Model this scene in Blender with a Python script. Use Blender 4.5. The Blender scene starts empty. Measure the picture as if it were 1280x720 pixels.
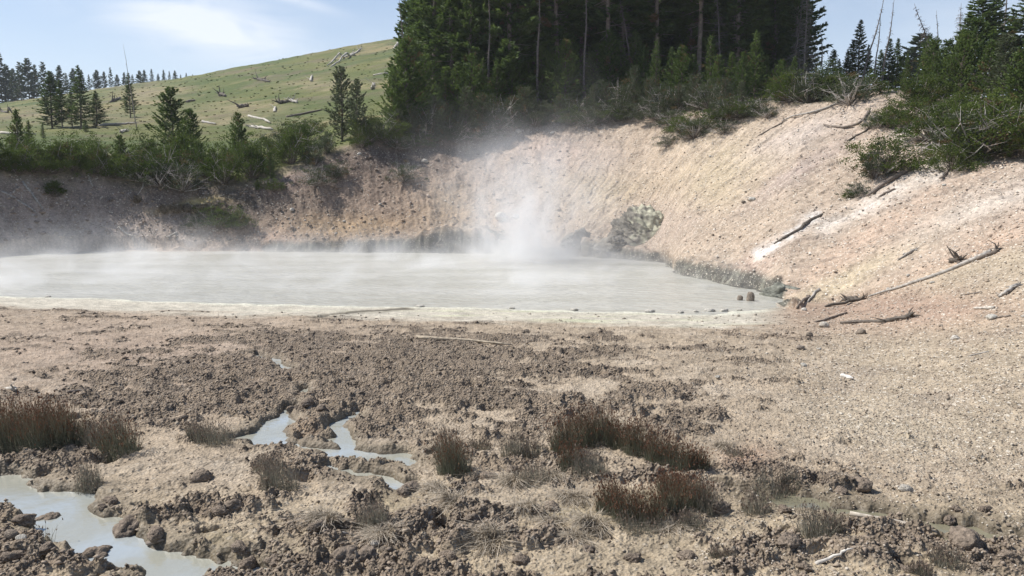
import bpy, bmesh, math, random
import numpy as np
from mathutils import Vector, Matrix, Euler

R = math.radians
C = bpy.context.scene.collection
F = 1040.0; TH = math.atan(130 / F); CT, ST = math.cos(TH), math.sin(TH); H = 2.9
rng = np.random.default_rng(7)

# ------------------------------------------------------------------ projection helpers
def P(px, py, Y):
    """photo pixel + distance -> world point"""
    t = (360 - py) / F
    dz = Y * (t * CT - ST) / (CT + t * ST)
    w = Y * CT - dz * ST
    return (px - 640) / F * w, Y, H + dz

def Pz(px, py, z=0.0):
    t = (360 - py) / F
    k = (t * CT - ST) / (CT + t * ST)
    return P(px, py, (z - H) / k)

def project(x, y, z):
    w = np.maximum(y * CT - (z - H) * ST, 0.2)
    v = y * ST + (z - H) * CT
    return 640 + F * x / w, 360 - F * v / w

# ------------------------------------------------------------------ noise
_p = np.random.default_rng(3).permutation(4096).astype(np.int64)
def _h2(i, j, s=0): return _p[(_p[(i + s * 131) & 4095] + j) & 4095]
def perlin(x, y, s=0):
    xi = np.floor(x).astype(np.int64); yi = np.floor(y).astype(np.int64)
    fx = x - xi; fy = y - yi
    u = fx * fx * fx * (fx * (fx * 6 - 15) + 10); v = fy * fy * fy * (fy * (fy * 6 - 15) + 10)
    def g(i, j, dx, dy):
        a = _h2(xi + i, yi + j, s) * (2 * np.pi / 4096)
        return np.cos(a) * dx + np.sin(a) * dy
    a = g(0, 0, fx, fy); b = g(1, 0, fx - 1, fy); c = g(0, 1, fx, fy - 1); d = g(1, 1, fx - 1, fy - 1)
    return ((a + (b - a) * u) * (1 - v) + (c + (d - c) * u) * v) * 1.45
def fbm(x, y, o=4, s=0, l=2.03, g=0.5):
    r = 0; a = 1; t = 0
    for k in range(o):
        r = r + a * perlin(x, y, s + k * 7); t += a
        x = x * l + 13.7; y = y * l + 5.3; a *= g
    return r / t
def worley(x, y, s=0):
    """F1 distance and the random value of the nearest cell"""
    xi = np.floor(x).astype(np.int64); yi = np.floor(y).astype(np.int64)
    best = np.full(x.shape, 9.0); rid = np.zeros(x.shape)
    for i in (-1, 0, 1):
        for j in (-1, 0, 1):
            h = _h2(xi + i, yi + j, s); h2 = _p[(h + 77) & 4095]; h3 = _p[(h + 991) & 4095]
            dx = xi + i + h2 / 4096 - x; dy = yi + j + h3 / 4096 - y
            d = np.sqrt(dx * dx + dy * dy); m = d < best
            best = np.where(m, d, best); rid = np.where(m, h / 4096, rid)
    return best, rid
def sst(a, b, x):
    t = np.clip((x - a) / (b - a), 0, 1); return t * t * (3 - 2 * t)
def perlin3(p, s=0):
    x, y, z = p[:, 0], p[:, 1], p[:, 2]
    return (perlin(x + 0.37 * z, y - 0.61 * z, s) + perlin(y + 7.3, z + 0.5 * x, s + 1) + perlin(z - 3.1, x + 0.4 * y, s + 2)) / 1.9

# ------------------------------------------------------------------ base terrain
far_edge = [(-150,350),(-80,330),(0,321),(100,315),(250,314),(380,315),(520,316.5),(620,317.5),(740,322),(820,327),(838,334),(850,343),(885,351),(930,360),(968,370),(981,377)]
near_edge = [(981,377),(965,385),(930,390),(880,393),(780,391),(700,388.5),(560,385),(430,382.5),(300,380),(120,374),(0,371),(-100,366),(-150,350)]
def catmull(pts, n=5):
    pts = [np.array(p, float) for p in pts]; out = []
    for i in range(len(pts) - 1):
        p0 = pts[max(i-1,0)]; p1 = pts[i]; p2 = pts[i+1]; p3 = pts[min(i+2,len(pts)-1)]
        for k in range(n):
            t = k / n
            out.append(0.5 * ((2*p1) + (-p0+p2)*t + (2*p0-5*p1+4*p2-p3)*t*t + (-p0+3*p1-3*p2+p3)*t**3))
    out.append(pts[-1]); return np.array(out)
far_w = np.array([Pz(a, b)[:2] for a, b in catmull(far_edge)])
near_w = np.array([Pz(a, b)[:2] for a, b in catmull(near_edge)])
pool_poly = np.vstack([far_w[:-1], near_w[:-1]])

def line(pts):
    """pts (px, py, Y) -> arrays of azimuth, radius, z"""
    w = np.array([P(*p) for p in pts]); ph = np.arctan2(w[:, 0], w[:, 1]); o = np.argsort(ph)
    return ph[o], np.hypot(w[:, 0], w[:, 1])[o], w[:, 2][o]
foot_pts = [(-900,None,14),(-300,None,21)] + [(a, b, None) for a, b in far_edge]
fw = [np.array((*P(-900, 400, 14)[:2], 0.1)), np.array((*P(-300, 350, 21)[:2], 0.0))] + [np.array((x, y, 0.0)) for x, y in far_w]
fw += [np.array(P(1000, 386, 20.2)), np.array(P(1060, 378, 19.6)), np.array(P(1100, 366, 19.2)), np.array(P(1160, 348, 18.4)), np.array(P(1240, 322, 17.4)), np.array(P(1300, 305, 16.6)), np.array(P(1500, 290, 15)), np.array(P(2200, 280, 12))]
fw = np.array(fw); fph = np.arctan2(fw[:, 0], fw[:, 1]); o = np.argsort(fph)
K3 = (fph[o], np.hypot(fw[:, 0], fw[:, 1])[o], fw[:, 2][o])
K4 = line([(-900,200,18),(-300,200,28),(0,208,36),(100,210,38),(200,222,38.5),(300,224,39),(375,205,40),(410,186,41),(480,172,43),(560,168,45),(600,160,46),(650,155,46.5),(700,148,46.5),(800,138,45),(860,137,42),(950,130,38.5),(1010,126,36),(1060,126,34.5),(1110,116,33.5),(1150,124,32.5),(1200,130,31.5),(1280,135,30),(1500,150,26),(2200,150,20)])
K6 = line([(-900,170,80),(0,165,80),(100,160,80),(250,158,80),(400,148,80),(500,138,80),(560,120,80),(650,100,80),(800,92,80),(950,98,80),(1010,112,80),(1280,125,80),(2200,130,80)])
K7 = line([(-900,150,220),(-100,142,220),(0,128,220),(50,121,220),(150,107,220),(245,93,220),(300,83,220),(400,65,220),(500,45,220),(600,30,220),(700,25,220),(900,60,220),(1000,120,220),(1280,150,220),(2200,150,220)])
NPH, NR = 1501, 1100
tph = np.linspace(-R(75), R(75), NPH); tlr = np.linspace(math.log(0.4), math.log(2200), NR)
T = np.zeros((NPH, NR))
def at(K, ph): return np.interp(ph, K[0], K[1]), np.interp(ph, K[0], K[2])
for i, ph in enumerate(tph):
    r3, z3 = at(K3, ph); r4, z4 = at(K4, ph); r6, z6 = at(K6, ph); r7, z7 = at(K7, ph)
    pxa = 640 + F * math.tan(ph)
    rr = [0.4, 5.5, 10, 0.55 * r3 + 0.45 * 10 if r3 > 16 else r3 * 0.8]
    zz = [0.12, 0.07, 0.07, 0.07]
    ap = float(np.clip((pxa - 1000) / 250, 0, 1))
    zz[3] = 0.07 * (1 - ap) + ap * (0.07 + 0.38 * z3)
    rr += [r3, 0.55 * r3 + 0.45 * r4, r4, r4 + 3, r6, r7, r7 + 60, 900, 2200]
    zz += [z3, z3 + 0.42 * (z4 - z3), z4, z4 + 0.45, z6, z7, z7 - 9, z7 * 0.2, -12]
    T[i] = np.interp(np.exp(tlr), rr, zz)
def blur(A, s, ax):
    k = np.arange(-3 * s, 3 * s + 1); w = np.exp(-k * k / (2 * s * s)); w /= w.sum()
    pad = [(0, 0), (0, 0)]; pad[ax] = (3 * s, 3 * s)
    B = np.pad(A, pad, mode='edge'); out = np.zeros_like(A)
    for q, ww in enumerate(w):
        sl = [slice(None)] * 2; sl[ax] = slice(q, q + A.shape[ax]); out += ww * B[tuple(sl)]
    return out
T = blur(blur(T, 6, 0), 2, 1)
def base_z(x, y):
    ph = np.arctan2(x, y); lr = np.log(np.maximum(np.hypot(x, y), 0.41))
    a = np.clip((ph - tph[0]) / (tph[1] - tph[0]), 0, NPH - 1.001); b = np.clip((lr - tlr[0]) / (tlr[1] - tlr[0]), 0, NR - 1.001)
    i = a.astype(int); j = b.astype(int); fa = a - i; fb = b - j
    return (T[i, j] * (1 - fa) + T[i+1, j] * fa) * (1 - fb) + (T[i, j+1] * (1 - fa) + T[i+1, j+1] * fa) * fb

class Grid:
    def __init__(s, x0, x1, y0, y1, d, fn):
        s.x0, s.y0, s.d = x0, y0, d
        s.xs = np.arange(x0, x1 + d, d); s.ys = np.arange(y0, y1 + d, d)
        X, Y = np.meshgrid(s.xs, s.ys, indexing='ij'); s.A = fn(X.ravel(), Y.ravel()).reshape(X.shape)
    def __call__(s, x, y, out=9.0):
        a = (x - s.x0) / s.d; b = (y - s.y0) / s.d; n, m = s.A.shape
        ok = (a >= 0) & (b >= 0) & (a < n - 1.01) & (b < m - 1.01)
        a = np.clip(a, 0, n - 1.01); b = np.clip(b, 0, m - 1.01); i = a.astype(int); j = b.astype(int); fa = a - i; fb = b - j
        v = (s.A[i, j] * (1 - fa) + s.A[i+1, j] * fa) * (1 - fb) + (s.A[i, j+1] * (1 - fa) + s.A[i+1, j+1] * fa) * fb
        return np.where(ok, v, out)
def poly_sd(x, y):
    best = np.full(x.shape, 1e9); inside = np.zeros(x.shape, bool); n = len(pool_poly)
    for k in range(n):
        x1, y1 = pool_poly[k]; x2, y2 = pool_poly[(k + 1) % n]; dx, dy = x2 - x1, y2 - y1
        t = np.clip(((x - x1) * dx + (y - y1) * dy) / (dx * dx + dy * dy + 1e-12), 0, 1)
        best = np.minimum(best, (x - x1 - t * dx) ** 2 + (y - y1 - t * dy) ** 2)
        if y1 != y2:
            c = ((y1 > y) != (y2 > y)) & (x < (x2 - x1) * (y - y1) / (y2 - y1) + x1); inside ^= c
    d = np.sqrt(best); return np.where(inside, -d, d)
SDP = Grid(-34, 16, 12, 44, 0.14, poly_sd)

streams = [  # (px, py, half width in metres)
 [(-160,618,.26),(-60,614,.25),(0,614,.25),(50,626,.24),(85,648,.19),(108,668,.17),(150,690,.13),(200,702,.12),(225,740,.10)],
 [(302,553,.08),(330,548,.15),(352,528,.10)],
 [(330,556,.09),(400,568,.07),(470,576,.05),(522,581,.02)],
 [(424,566,.05),(424,540,.07),(440,522,.05)],
 [(352,526,.03),(366,512,.0)],
 [(382,488,.045),(372,500,.02)],
 [(324,447,.05),(342,456,.07),(362,467,.04)],
 [(395,400,.02),(425,394,.07),(460,391,.07),(505,387,.09)],
 [(905,619,.02),(940,621,.04),(985,627,.09),(1060,640,.13),(1130,654,.09),(1200,667,.06),(1270,680,.09),(1400,700,.1)],
 [(195,716,.05),(260,717,.06),(330,714,.05)],
 [(445,592,.04),(480,604,.06),(492,614,.04)],
]
def stream_sd(x, y):
    best = np.full(x.shape, 9.0)
    wx = x + 0.17 * perlin(x * 1.9, y * 1.9, 50) + 0.06 * perlin(x * 8, y * 8, 51)
    wy = y + 0.17 * perlin(x * 1.9, y * 1.9, 52) + 0.06 * perlin(x * 8, y * 8, 53)
    for st in streams:
        for (a, b, w1), (c, d, w2) in zip(st[:-1], st[1:]):
            x1, y1, _ = Pz(a, b); x2, y2, _ = Pz(c, d); dx, dy = x2 - x1, y2 - y1
            t = np.clip(((wx - x1) * dx + (wy - y1) * dy) / (dx * dx + dy * dy), 0, 1)
            best = np.minimum(best, np.hypot(wx - x1 - t * dx, wy - y1 - t * dy) - (w1 + t * (w2 - w1)))
    return best
SDS = Grid(-14, 14, 4, 22, 0.04, stream_sd)

def lin(pxs, cols, px):
    return np.stack([np.interp(px, pxs, [c[k] for c in cols]) for k in range(3)], -1)
def g2(px, py, cx, cy, rx, ry, ang=0):
    a = R(ang); dx = px - cx; dy = py - cy; u = dx * math.cos(a) - dy * math.sin(a); v = dx * math.sin(a) + dy * math.cos(a)
    return np.exp(-((u / rx) ** 2 + (v / ry) ** 2))
def mixc(col, c, m): return col + (np.array(c) - col) * m[:, None]

clod_regions = [(480,440,230,42,1.0),(300,470,220,45,.7),(600,500,330,55,.75),(150,505,200,25,.45),(110,390,120,5,.9),(420,500,200,60,.3),
 (700,650,420,70,.35),(300,650,150,50,.35),(20,680,70,40,.7),(110,700,80,20,.5),(60,440,170,30,-.55),(265,590,70,40,-.2),(150,600,60,40,-.35),(1050,690,260,30,.5),(980,600,90,30,.45),
 (650,405,400,12,-.4),(950,430,80,30,.2),(380,540,35,14,-.5)]
def terrain(x, y, full=True, colour=True):
    x = np.atleast_1d(np.asarray(x, float)); y = np.atleast_1d(np.asarray(y, float))
    r = np.hypot(x, y); ph = np.arctan2(x, y)
    zb = base_z(x, y)
    s = SDP(x, y); ss = SDS(x, y); ss = ss + .045 * fbm(x * 7, y * 7, 3, 55) + .03 * fbm(x * 2.6, y * 2.6, 2, 56)
    s = s + 0.22 * perlin(x * .9, y * .9, 20) + 0.09 * perlin(x * 3, y * 3, 21)
    r3 = np.interp(ph, K3[0], K3[1]); r4 = np.interp(ph, K4[0], K4[1])
    px0, py0 = project(x, y, zb)
    wallw = sst(-0.3, 0.8, r - r3) * (1 - sst(-1.0, 1.5, r - r4))       # on the crater wall
    behind = sst(-1.0, 1.0, r - r4)
    flat = 1 - sst(-1.0, 0.6, r - r3)
    nearside = flat
    # flats and shore
    ap = sst(930, 1120, px0 + 40 * perlin(x * .5, y * .5, 30)) * sst(8.5, 10.5, r)
    big = fbm(x * .45, y * .45, 3, 1)
    z = zb + flat * (0.035 * big + 0.012 * fbm(x * 2.5, y * 2.5, 3, 2))
    cl = np.zeros_like(x)
    for cx, cy, rx, ry, a in clod_regions: cl += a * g2(px0, py0, cx, cy, rx, ry)
    cl += 0.17 * sst(575, 620, py0) + .22 * (1 - sst(780, 930, px0)) * sst(392, 420, py0)
    cn = .50 * cl + .38 * np.clip(fbm(x * .55, y * .9, 3, 170) * 2, -1, 1) + 0.85 * fbm(x * .75, y * 1.35, 4, 3) + 0.75 * fbm(x * 2.6, y * 4.2, 4, 4) - ap * 0.45 - .13
    shore = flat * (1 - sst(1.5, 2.5, s + 0.9 * fbm(x * .6, y * 1.6, 4, 22))) * (1 - sst(930, 1000, px0))
    cm = sst(0.12, 0.34, cn) * flat * (1 - shore * 0.95) * sst(0.0, 0.22, ss)
    near = 1 - sst(9, 18, r)
    if full:
        wx = x + 0.05 * perlin(x * 5, y * 5, 8); wy = y + 0.05 * perlin(x * 5, y * 5, 9)
        d1, q1 = worley(wx * 2.6, wy * 2.6, 5); d2, q2 = worley(wx * 7.5, wy * 7.5, 6); d3, q3 = worley(wx * 17, wy * 17, 7)
        l1 = np.clip(1 - (d1 / .62) ** 2, 0, 1) * (0.25 + q1); l2 = np.sqrt(np.clip(1 - (d2 / .66) ** 2, 0, 1)) * q2; l3 = np.sqrt(np.clip(1 - (d3 / .7) ** 2, 0, 1)) * q3
        vary = sst(-.45, .5, fbm(x * 1.6, y * 1.6, 3, 15)); fx_ = x + .06 * perlin(x * 6, y * 6, 17); fy_ = y + .06 * perlin(x * 6, y * 6, 18)
        h1 = fbm(fx_ * 2.1, fy_ * 2.8, 4, 140, g=.6); h2 = fbm(fx_ * 6.5, fy_ * 7.5, 3, 141, g=.6); h3 = fbm(x * 15, y * 15, 2, 142)
        slab = .060 * sst(-.06, .10, h1) + .045 * sst(.14, .26, h1) * vary + .034 * sst(-.04, .12, h2) * (.4 + .8 * vary) + .016 * sst(0, .15, h3) * (.3 + near)
        lump = (slab * (.75 + .5 * near) + 0.050 * l1 * (0.2 + 0.8 * near) * (.2 + vary) + 0.036 * l2 * vary * (q2 > .35) + 0.010 * l3 * near - .03 * np.clip(.10 - np.abs(fbm(x * 3.5, y * 3.5, 3, 143)), 0, .1) * 8 * near)
        z = z + cm * (0.004 + lump * (.58 + .14 * sst(580, 660, py0)))
        # trampled pits
        d4, q4 = worley(x * 1.15 + 3, y * 1.15, 11)
        pit = np.clip(1 - d4 / (0.10 + 0.13 * q4), 0, 1) * (q4 > 0.25) * flat * sst(0.1, .3, cn + .25) * (1 - ap) * (1 - shore)
        z = z - 0.14 * sst(0, .7, pit) * near
        # thin broken crust on the smoother flats
        hc = fbm(x * 1.7 + 5, y * 2.4, 5, 144, g=.62); z = z + flat * (1 - cm) * (1 - shore) * (1 - ap) * sst(0, .2, ss) * (.016 * sst(.02, .10, hc) + .012 * sst(.18, .24, hc) + .010 * sst(.0, .2, h2))
        z = z + flat * (1 - shore * .8) * (0.006 + 0.006 * ap) * fbm(x * 22, y * 22, 2, 12)
        sp = worley(x * 11, y * 11, 13); z = z + flat * (0.012 + 0.012 * ap) * np.clip(1 - sp[0] / 0.32, 0, 1) * (sp[1] > 0.55)
    # stream beds
    bank = sst(-0.03, 0.13, ss)
    z = np.where((ss < 0.2) & (flat > .5), z * bank + (-0.05) * (1 - bank), z)
    # pool bed and shore
    nearp = (s < 3.0) & (flat > 0.0)
    zs = -0.25 * sst(0, 1.5, -s) - 0.03 * sst(0, .1, -s) + 0.012 + 0.02 * np.clip(s, 0, 3)
    k = sst(0.6, 3.0, s)
    z = np.where(nearp & (r < r3 + 0.3), np.where(s < 0, zs, zs * (1 - k) + z * k), z)
    # ----- wall
    cx0, cy0 = -3.0, 26.0
    th = np.arctan2(x - cx0, y - cy0); rho = np.hypot(x - cx0, y - cy0)
    leftw = 1 - sst(560, 760, px0)
    run = perlin(th * 26 + 0.5 * perlin(x * .5, y * .5, 60), rho * .12, 61) + 0.6 * perlin(th * 60 + .8 * perlin(x * .7, y * .7, 65), rho * .25, 62)
    amp = 0.6 + 0.7 * leftw
    wz = amp * ((.04 + .035 * leftw) * run * (.4 + fbm(x * .3, y * .3, 2, 59)) + 0.28 * fbm(x * .45, y * .45, 3, 63)) + 0.07 * fbm(x * 1.7, y * 1.7, 4, 64) * (0.6 + leftw)
    if full:
        dd, qq = worley(x * 4.2, y * 4.2, 66); wz = wz + (0.0 + 0.05 * leftw) * np.clip(1 - dd / .4, 0, 1) * (qq > .75)
        rill = np.clip(.12 - np.abs(perlin(th * 40 + .5 * perlin(x * .6, y * .6, 160), rho * .10, 161)), 0, .12) / .12 * sst(-.2, .3, fbm(x * .25, y * .25, 2, 162)); wz = wz - .06 * rill * (1 - leftw) + .05 * (1 - leftw) * sst(.02, .12, fbm(th * 22, rho * .9, 4, 163)); wz = wz + 0.030 * fbm(x * 7, y * 7, 3, 67) * (0.3 + leftw) + 0.014 * perlin(th * 110 + 2 * perlin(x, y, 69), rho * .5, 68)
    z = z + wallw * wz
    # undercut lip along the far bank
    lh = np.interp(px0 + 12 * perlin(x * .8, y * .8, 70), [0, 330, 350, 430, 520, 545, 600, 625, 645, 700, 735, 760, 838, 850, 900, 975, 1000], [.15, .22, .45, .5, .65, 1.0, 1.0, .7, .35, .3, .7, .5, .3, .40, .46, .42, 0])
    lh = lh * (1 + 0.3 * fbm(x * 1.3, y * 1.3, 3, 71))
    sw = np.where(r > r3 - 1.2, s, -9)
    lip = lh * sst(-0.02, 0.42, sw + 0.25 * fbm(x * 1.6, y * 1.6, 3, 72)) * (1 - 0.15 * perlin(x * 3, y * 3, 73))
    onl = (s > -0.1) & (r > r3 - 1.2) & (s < 3.5) & (px0 < 1005)
    z = np.where(onl, np.maximum(z, lip - 0.02 + 0.1 * np.maximum(s, 0)), z)
    # behind the rim
    z = z + behind * (0.25 * fbm(x * .25, y * .25, 4, 80) + sst(60, 150, r) * 1.2 * fbm(x * .03, y * .03, 4, 81))
    if not colour: return z
    # ------------------------------------------------------------ base colours of the soils
    px, py = project(x, y, z)
    nx = px + 26 * fbm(x * .35, y * .35, 3, 90) + 8 * perlin(x * 2, y * 2, 94); ny = py + 12 * fbm(x * .35 + 9, y * .35, 3, 91)
    n1 = fbm(x * 1.3, y * 1.3, 4, 92); n2 = fbm(x * 6, y * 6, 3, 93)
    # flats
    col = np.tile(np.array([.335, .268, .192]), (len(x), 1))
    col = mixc(col, (.42, .35, .265), sst(-.1, .5, n1) * .6)
    col = mixc(col, (.30, .215, .17), g2(nx, ny, 150, 440, 300, 60) * .45)
    col = mixc(col, (.215, .168, .122), cm * .85)
    col = mixc(col, (.105, .082, .062), cm * sst(.0, .45, n2 + .4 * n1) * .8)
    col = mixc(col, (.335, .272, .185), sst(590, 650, py) * (1 - cm) * .7); col = mixc(col, (.29, .235, .135), sst(.15, .5, fbm(x * .9, y * .9, 3, 95)) * sst(570, 640, py) * .55 * (1 - cm))
    col = mixc(col, (.375, .305, .218), ap * .9); col = mixc(col, (.29, .235, .18), ap * sst(.0, .5, fbm(x * .7, y * 1.1, 4, 150)) * .6); col = mixc(col, (.44, .38, .28), ap * g2(nx, ny, 1030, 540, 160, 35) * .5)
    col = mixc(col, (.33, .225, .165), g2(nx, ny, 1120, 385, 190, 28) * .85)
    col = mixc(col, (.30, .2, .14), g2(nx, ny, 935, 570, 35, 14) * .7)
    col = mixc(col, (.33, .24, .16), g2(nx, ny, 380, 540, 32, 14) * .7)
    wet = (1 - sst(0.0, 0.16, ss)) * flat
    damp = (1 - sst(0.05, 0.45, ss + .15 * n1)) * flat * (1 - cm)
    col = mixc(col, (.22, .18, .125), damp * .7)
    wet = np.maximum(wet * .9, damp * .6)
    wet = np.maximum(wet, .55 * sst(.2, .5, fbm(x * .8 + 4, y * .8, 3, 96)) * sst(560, 620, py) * (1 - cm) * flat * (1 - ap))
    sh = shore
    col = mixc(col, (.50, .46, .375), sh * .9)
    col = mixc(col, (.50, .50, .33), sh * sst(.0, .4, fbm(x * .4, y * 2, 3, 97)) * g2(px, py, 720, 395, 300, 12) * .9)
    col = mixc(col, (.62, .61, .50), sh * (1 - sst(.0, .25, np.abs(s - .1))) * .7)
    col = mixc(col, (.150, .122, .085), (1 - sst(.02, .13, ss)) * flat * .75)
    # wall
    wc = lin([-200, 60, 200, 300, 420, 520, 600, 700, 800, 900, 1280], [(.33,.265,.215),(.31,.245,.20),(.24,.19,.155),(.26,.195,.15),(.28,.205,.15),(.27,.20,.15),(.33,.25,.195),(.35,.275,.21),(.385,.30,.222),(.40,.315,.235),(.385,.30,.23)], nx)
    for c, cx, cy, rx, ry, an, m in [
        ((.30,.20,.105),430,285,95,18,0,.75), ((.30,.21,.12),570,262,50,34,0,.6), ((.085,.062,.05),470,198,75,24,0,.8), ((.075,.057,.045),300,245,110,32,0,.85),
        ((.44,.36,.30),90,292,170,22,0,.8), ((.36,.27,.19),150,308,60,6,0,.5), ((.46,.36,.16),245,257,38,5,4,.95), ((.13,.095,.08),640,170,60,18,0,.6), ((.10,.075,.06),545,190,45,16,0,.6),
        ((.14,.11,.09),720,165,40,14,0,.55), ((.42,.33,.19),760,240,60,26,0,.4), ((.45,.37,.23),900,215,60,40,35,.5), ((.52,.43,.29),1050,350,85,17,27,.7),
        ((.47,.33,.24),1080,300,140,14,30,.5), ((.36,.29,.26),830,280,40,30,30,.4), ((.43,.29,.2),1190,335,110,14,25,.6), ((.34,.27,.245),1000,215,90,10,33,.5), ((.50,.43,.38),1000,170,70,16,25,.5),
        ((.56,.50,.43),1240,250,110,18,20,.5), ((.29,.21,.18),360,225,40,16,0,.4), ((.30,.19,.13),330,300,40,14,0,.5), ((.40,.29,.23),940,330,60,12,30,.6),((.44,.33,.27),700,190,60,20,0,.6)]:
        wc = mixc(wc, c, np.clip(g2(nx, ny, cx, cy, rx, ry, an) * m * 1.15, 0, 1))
    def seg(pts, w):
        best = np.full(px.shape, 1e9)
        for (a, b), (c, d) in zip(pts[:-1], pts[1:]):
            dx, dy = c - a, d - b; t = np.clip(((nx - a) * dx + (py - b) * dy) / (dx * dx + dy * dy), 0, 1)
            best = np.minimum(best, np.hypot(px - a - t * dx, py - b - t * dy))
        return np.exp(-(best / w) ** 2)
    wc = mixc(wc, (.66, .62, .57), np.clip(seg([(948,316),(985,294),(1020,270)], 7 + 4 * n1) * 1.3 * sst(-.5, .2, n2 + .2), 0, 1) * .95)
    wc = mixc(wc, (.60, .55, .49), seg([(1030,285),(1090,255),(1150,222),(1190,195)], 13) * (.55 + .5 * np.clip(n1 + n2, -.5, 1)))
    wc = mixc(wc, (.60, .56, .51), seg([(1130,165),(1160,150),(1170,215)], 12) * .5)
    wc = wc * (1 + 0.05 * run + 0.14 * n1 + .12 * perlin(th * 120 + .6 * perlin(x, y, 69), rho * .22, 85) + .10 * n2)[:, None]
    wc = mixc(wc, (.27, .21, .165), np.clip(sst(.1, .5, fbm(th * 34 + .6 * n1, rho * .22, 4, 164)) * .5 * (1 - leftw), 0, 1)); wc = mixc(wc, (.48, .39, .30), sst(.15, .6, perlin(th * 90, rho * .6, 98) + .5 * n2) * .35 * (1 - .6 * leftw))
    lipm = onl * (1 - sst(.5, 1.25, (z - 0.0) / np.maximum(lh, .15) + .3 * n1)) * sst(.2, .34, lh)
    wet = np.where(onl, np.maximum(wet * 0, lipm * .35), wet)
    wallm = np.maximum(wallw, (sst(-.25, .05, s) * (r > r3 - 1.0) * (r < r3 + 2)))
    wallm = np.where(px0 > 1000, wallw, wallm)
    col = col + (wc - col) * wallm[:, None]
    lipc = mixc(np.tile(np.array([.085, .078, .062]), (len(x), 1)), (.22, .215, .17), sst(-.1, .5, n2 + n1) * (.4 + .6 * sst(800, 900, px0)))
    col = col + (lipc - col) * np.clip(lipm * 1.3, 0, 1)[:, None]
    # soils behind the rim: forest litter, meadow
    mead = 1 - sst(495, 560, px + 12 * perlin(x * .2, y * .2, 99) - np.clip((60 - r) * 1.5, 0, 60) * -0.2)
    mc = mixc(np.tile(np.array([.080, .105, .026]), (len(x), 1)), (.135, .138, .042), sst(-.3, .4, fbm(x * .06, y * .06, 4, 100)))
    mc = mixc(mc, (.24, .195, .095), sst(.06, .42, fbm(x * .045 + 3, y * .045, 5, 101) + .25 * fbm(x * .5, y * .5, 3, 102)) * .9)
    for cx, cy, rx, ry in [(90,145,90,9),(185,118,45,12),(310,135,60,7),(290,150,90,6),(400,105,50,6)]:
        mc = mixc(mc, (.30, .24, .14), g2(nx, ny, cx, cy, rx, ry) * .7)
    mc = mixc(mc, (.16, .125, .08), sst(.05, .4, fbm(x * .11, y * .11, 5, 103)) * .6); mc = mixc(mc, (.07, .095, .03), sst(.1, .4, fbm(x * .05 + 8, y * .09, 5, 104)) * .6)
    fc = mixc(np.tile(np.array([.075, .055, .035]), (len(x), 1)), (.07, .085, .03), sst(-.1, .4, n1))
    bc = fc + (mc - fc) * mead[:, None]
    bare = g2(px, py, 1100, 122, 38, 9) * (r < 45)
    bc = mixc(bc, (.37, .29, .225), np.clip(bare * 1.6, 0, 1))
    col = col + (bc - col) * sst(-.6, 1.2, r - r4 + .8 * n1)[:, None]
    col = np.clip(col, .02, .8)
    grav = np.clip(wallm * (1 - .5 * leftw) + ap + 0.25 * flat * (1 - shore), 0, 1) * (1 - behind)
    return z, col, np.clip(wet, 0, 1), grav, cm

def ground(pxs, pys):
    """world points where the rays through these photo pixels meet the ground"""
    pxs = np.atleast_1d(np.array(pxs, float)); pys = np.atleast_1d(np.array(pys, float))
    Ys = np.exp(np.linspace(math.log(4), math.log(330), 700))
    px = pxs[:, None] + 0 * Ys[None]; py = pys[:, None] + 0 * Ys[None]; YY = Ys[None] + 0 * px
    X, Y, Z = P(px, py, YY)
    zt = terrain(X.ravel(), Y.ravel(), False, False).reshape(X.shape)
    hit = Z < zt
    k = np.argmax(hit, 1); k = np.where(hit.any(1), k, len(Ys) - 1); k = np.maximum(k, 1); i = np.arange(len(k))
    a = Z[i, k-1] - zt[i, k-1]; b = Z[i, k] - zt[i, k]; t = np.clip(a / (a - b + 1e-9), 0, 1)
    Yf = Ys[k-1] + t * (Ys[k] - Ys[k-1]); x, y, _ = P(pxs, pys, Yf)
    return np.stack([x, y, terrain(x, y, True, False)], -1)
def gz(x, y): return float(terrain(x, y, True, False)[0])

# ------------------------------------------------------------------ mesh helpers
def mk_mesh(name, V, Fs, col=None, smooth=False, mat=None):
    me = bpy.data.meshes.new(name); V = np.asarray(V, np.float32)
    if not isinstance(Fs, (list, tuple)): Fs = [Fs]
    Fs = [np.asarray(f, np.int32) for f in Fs if len(f)]
    me.vertices.add(len(V)); me.vertices.foreach_set('co', V.ravel())
    li = np.concatenate([f.ravel() for f in Fs]); ls = []; o = 0
    for f in Fs:
        ls.append(o + np.arange(len(f)) * f.shape[1]); o += f.size
    me.loops.add(len(li)); me.loops.foreach_set('vertex_index', li)
    ls = np.concatenate(ls).astype(np.int32); me.polygons.add(len(ls)); me.polygons.foreach_set('loop_start', ls)
    if smooth: me.polygons.foreach_set('use_smooth', np.ones(len(ls), bool))
    me.update(calc_edges=True)
    if col is not None:
        c = np.ones((len(V), 4), np.float32); c[:, :col.shape[1]] = col
        a = me.color_attributes.new('Col', 'FLOAT_COLOR', 'POINT'); a.data.foreach_set('color', c.ravel())
    if mat: me.materials.append(mat)
    return me
def obj(name, me, parent=None, loc=None):
    o = bpy.data.objects.new(name, me); C.objects.link(o)
    if parent: o.parent = parent
    if loc is not None: o.location = loc
    return o
def tag(o, label=None, cat=None, group=None, kind=None):
    if label: o['label'] = label
    if cat: o['category'] = cat
    if group: o['group'] = group
    if kind: o['kind'] = kind
    return o
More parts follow.
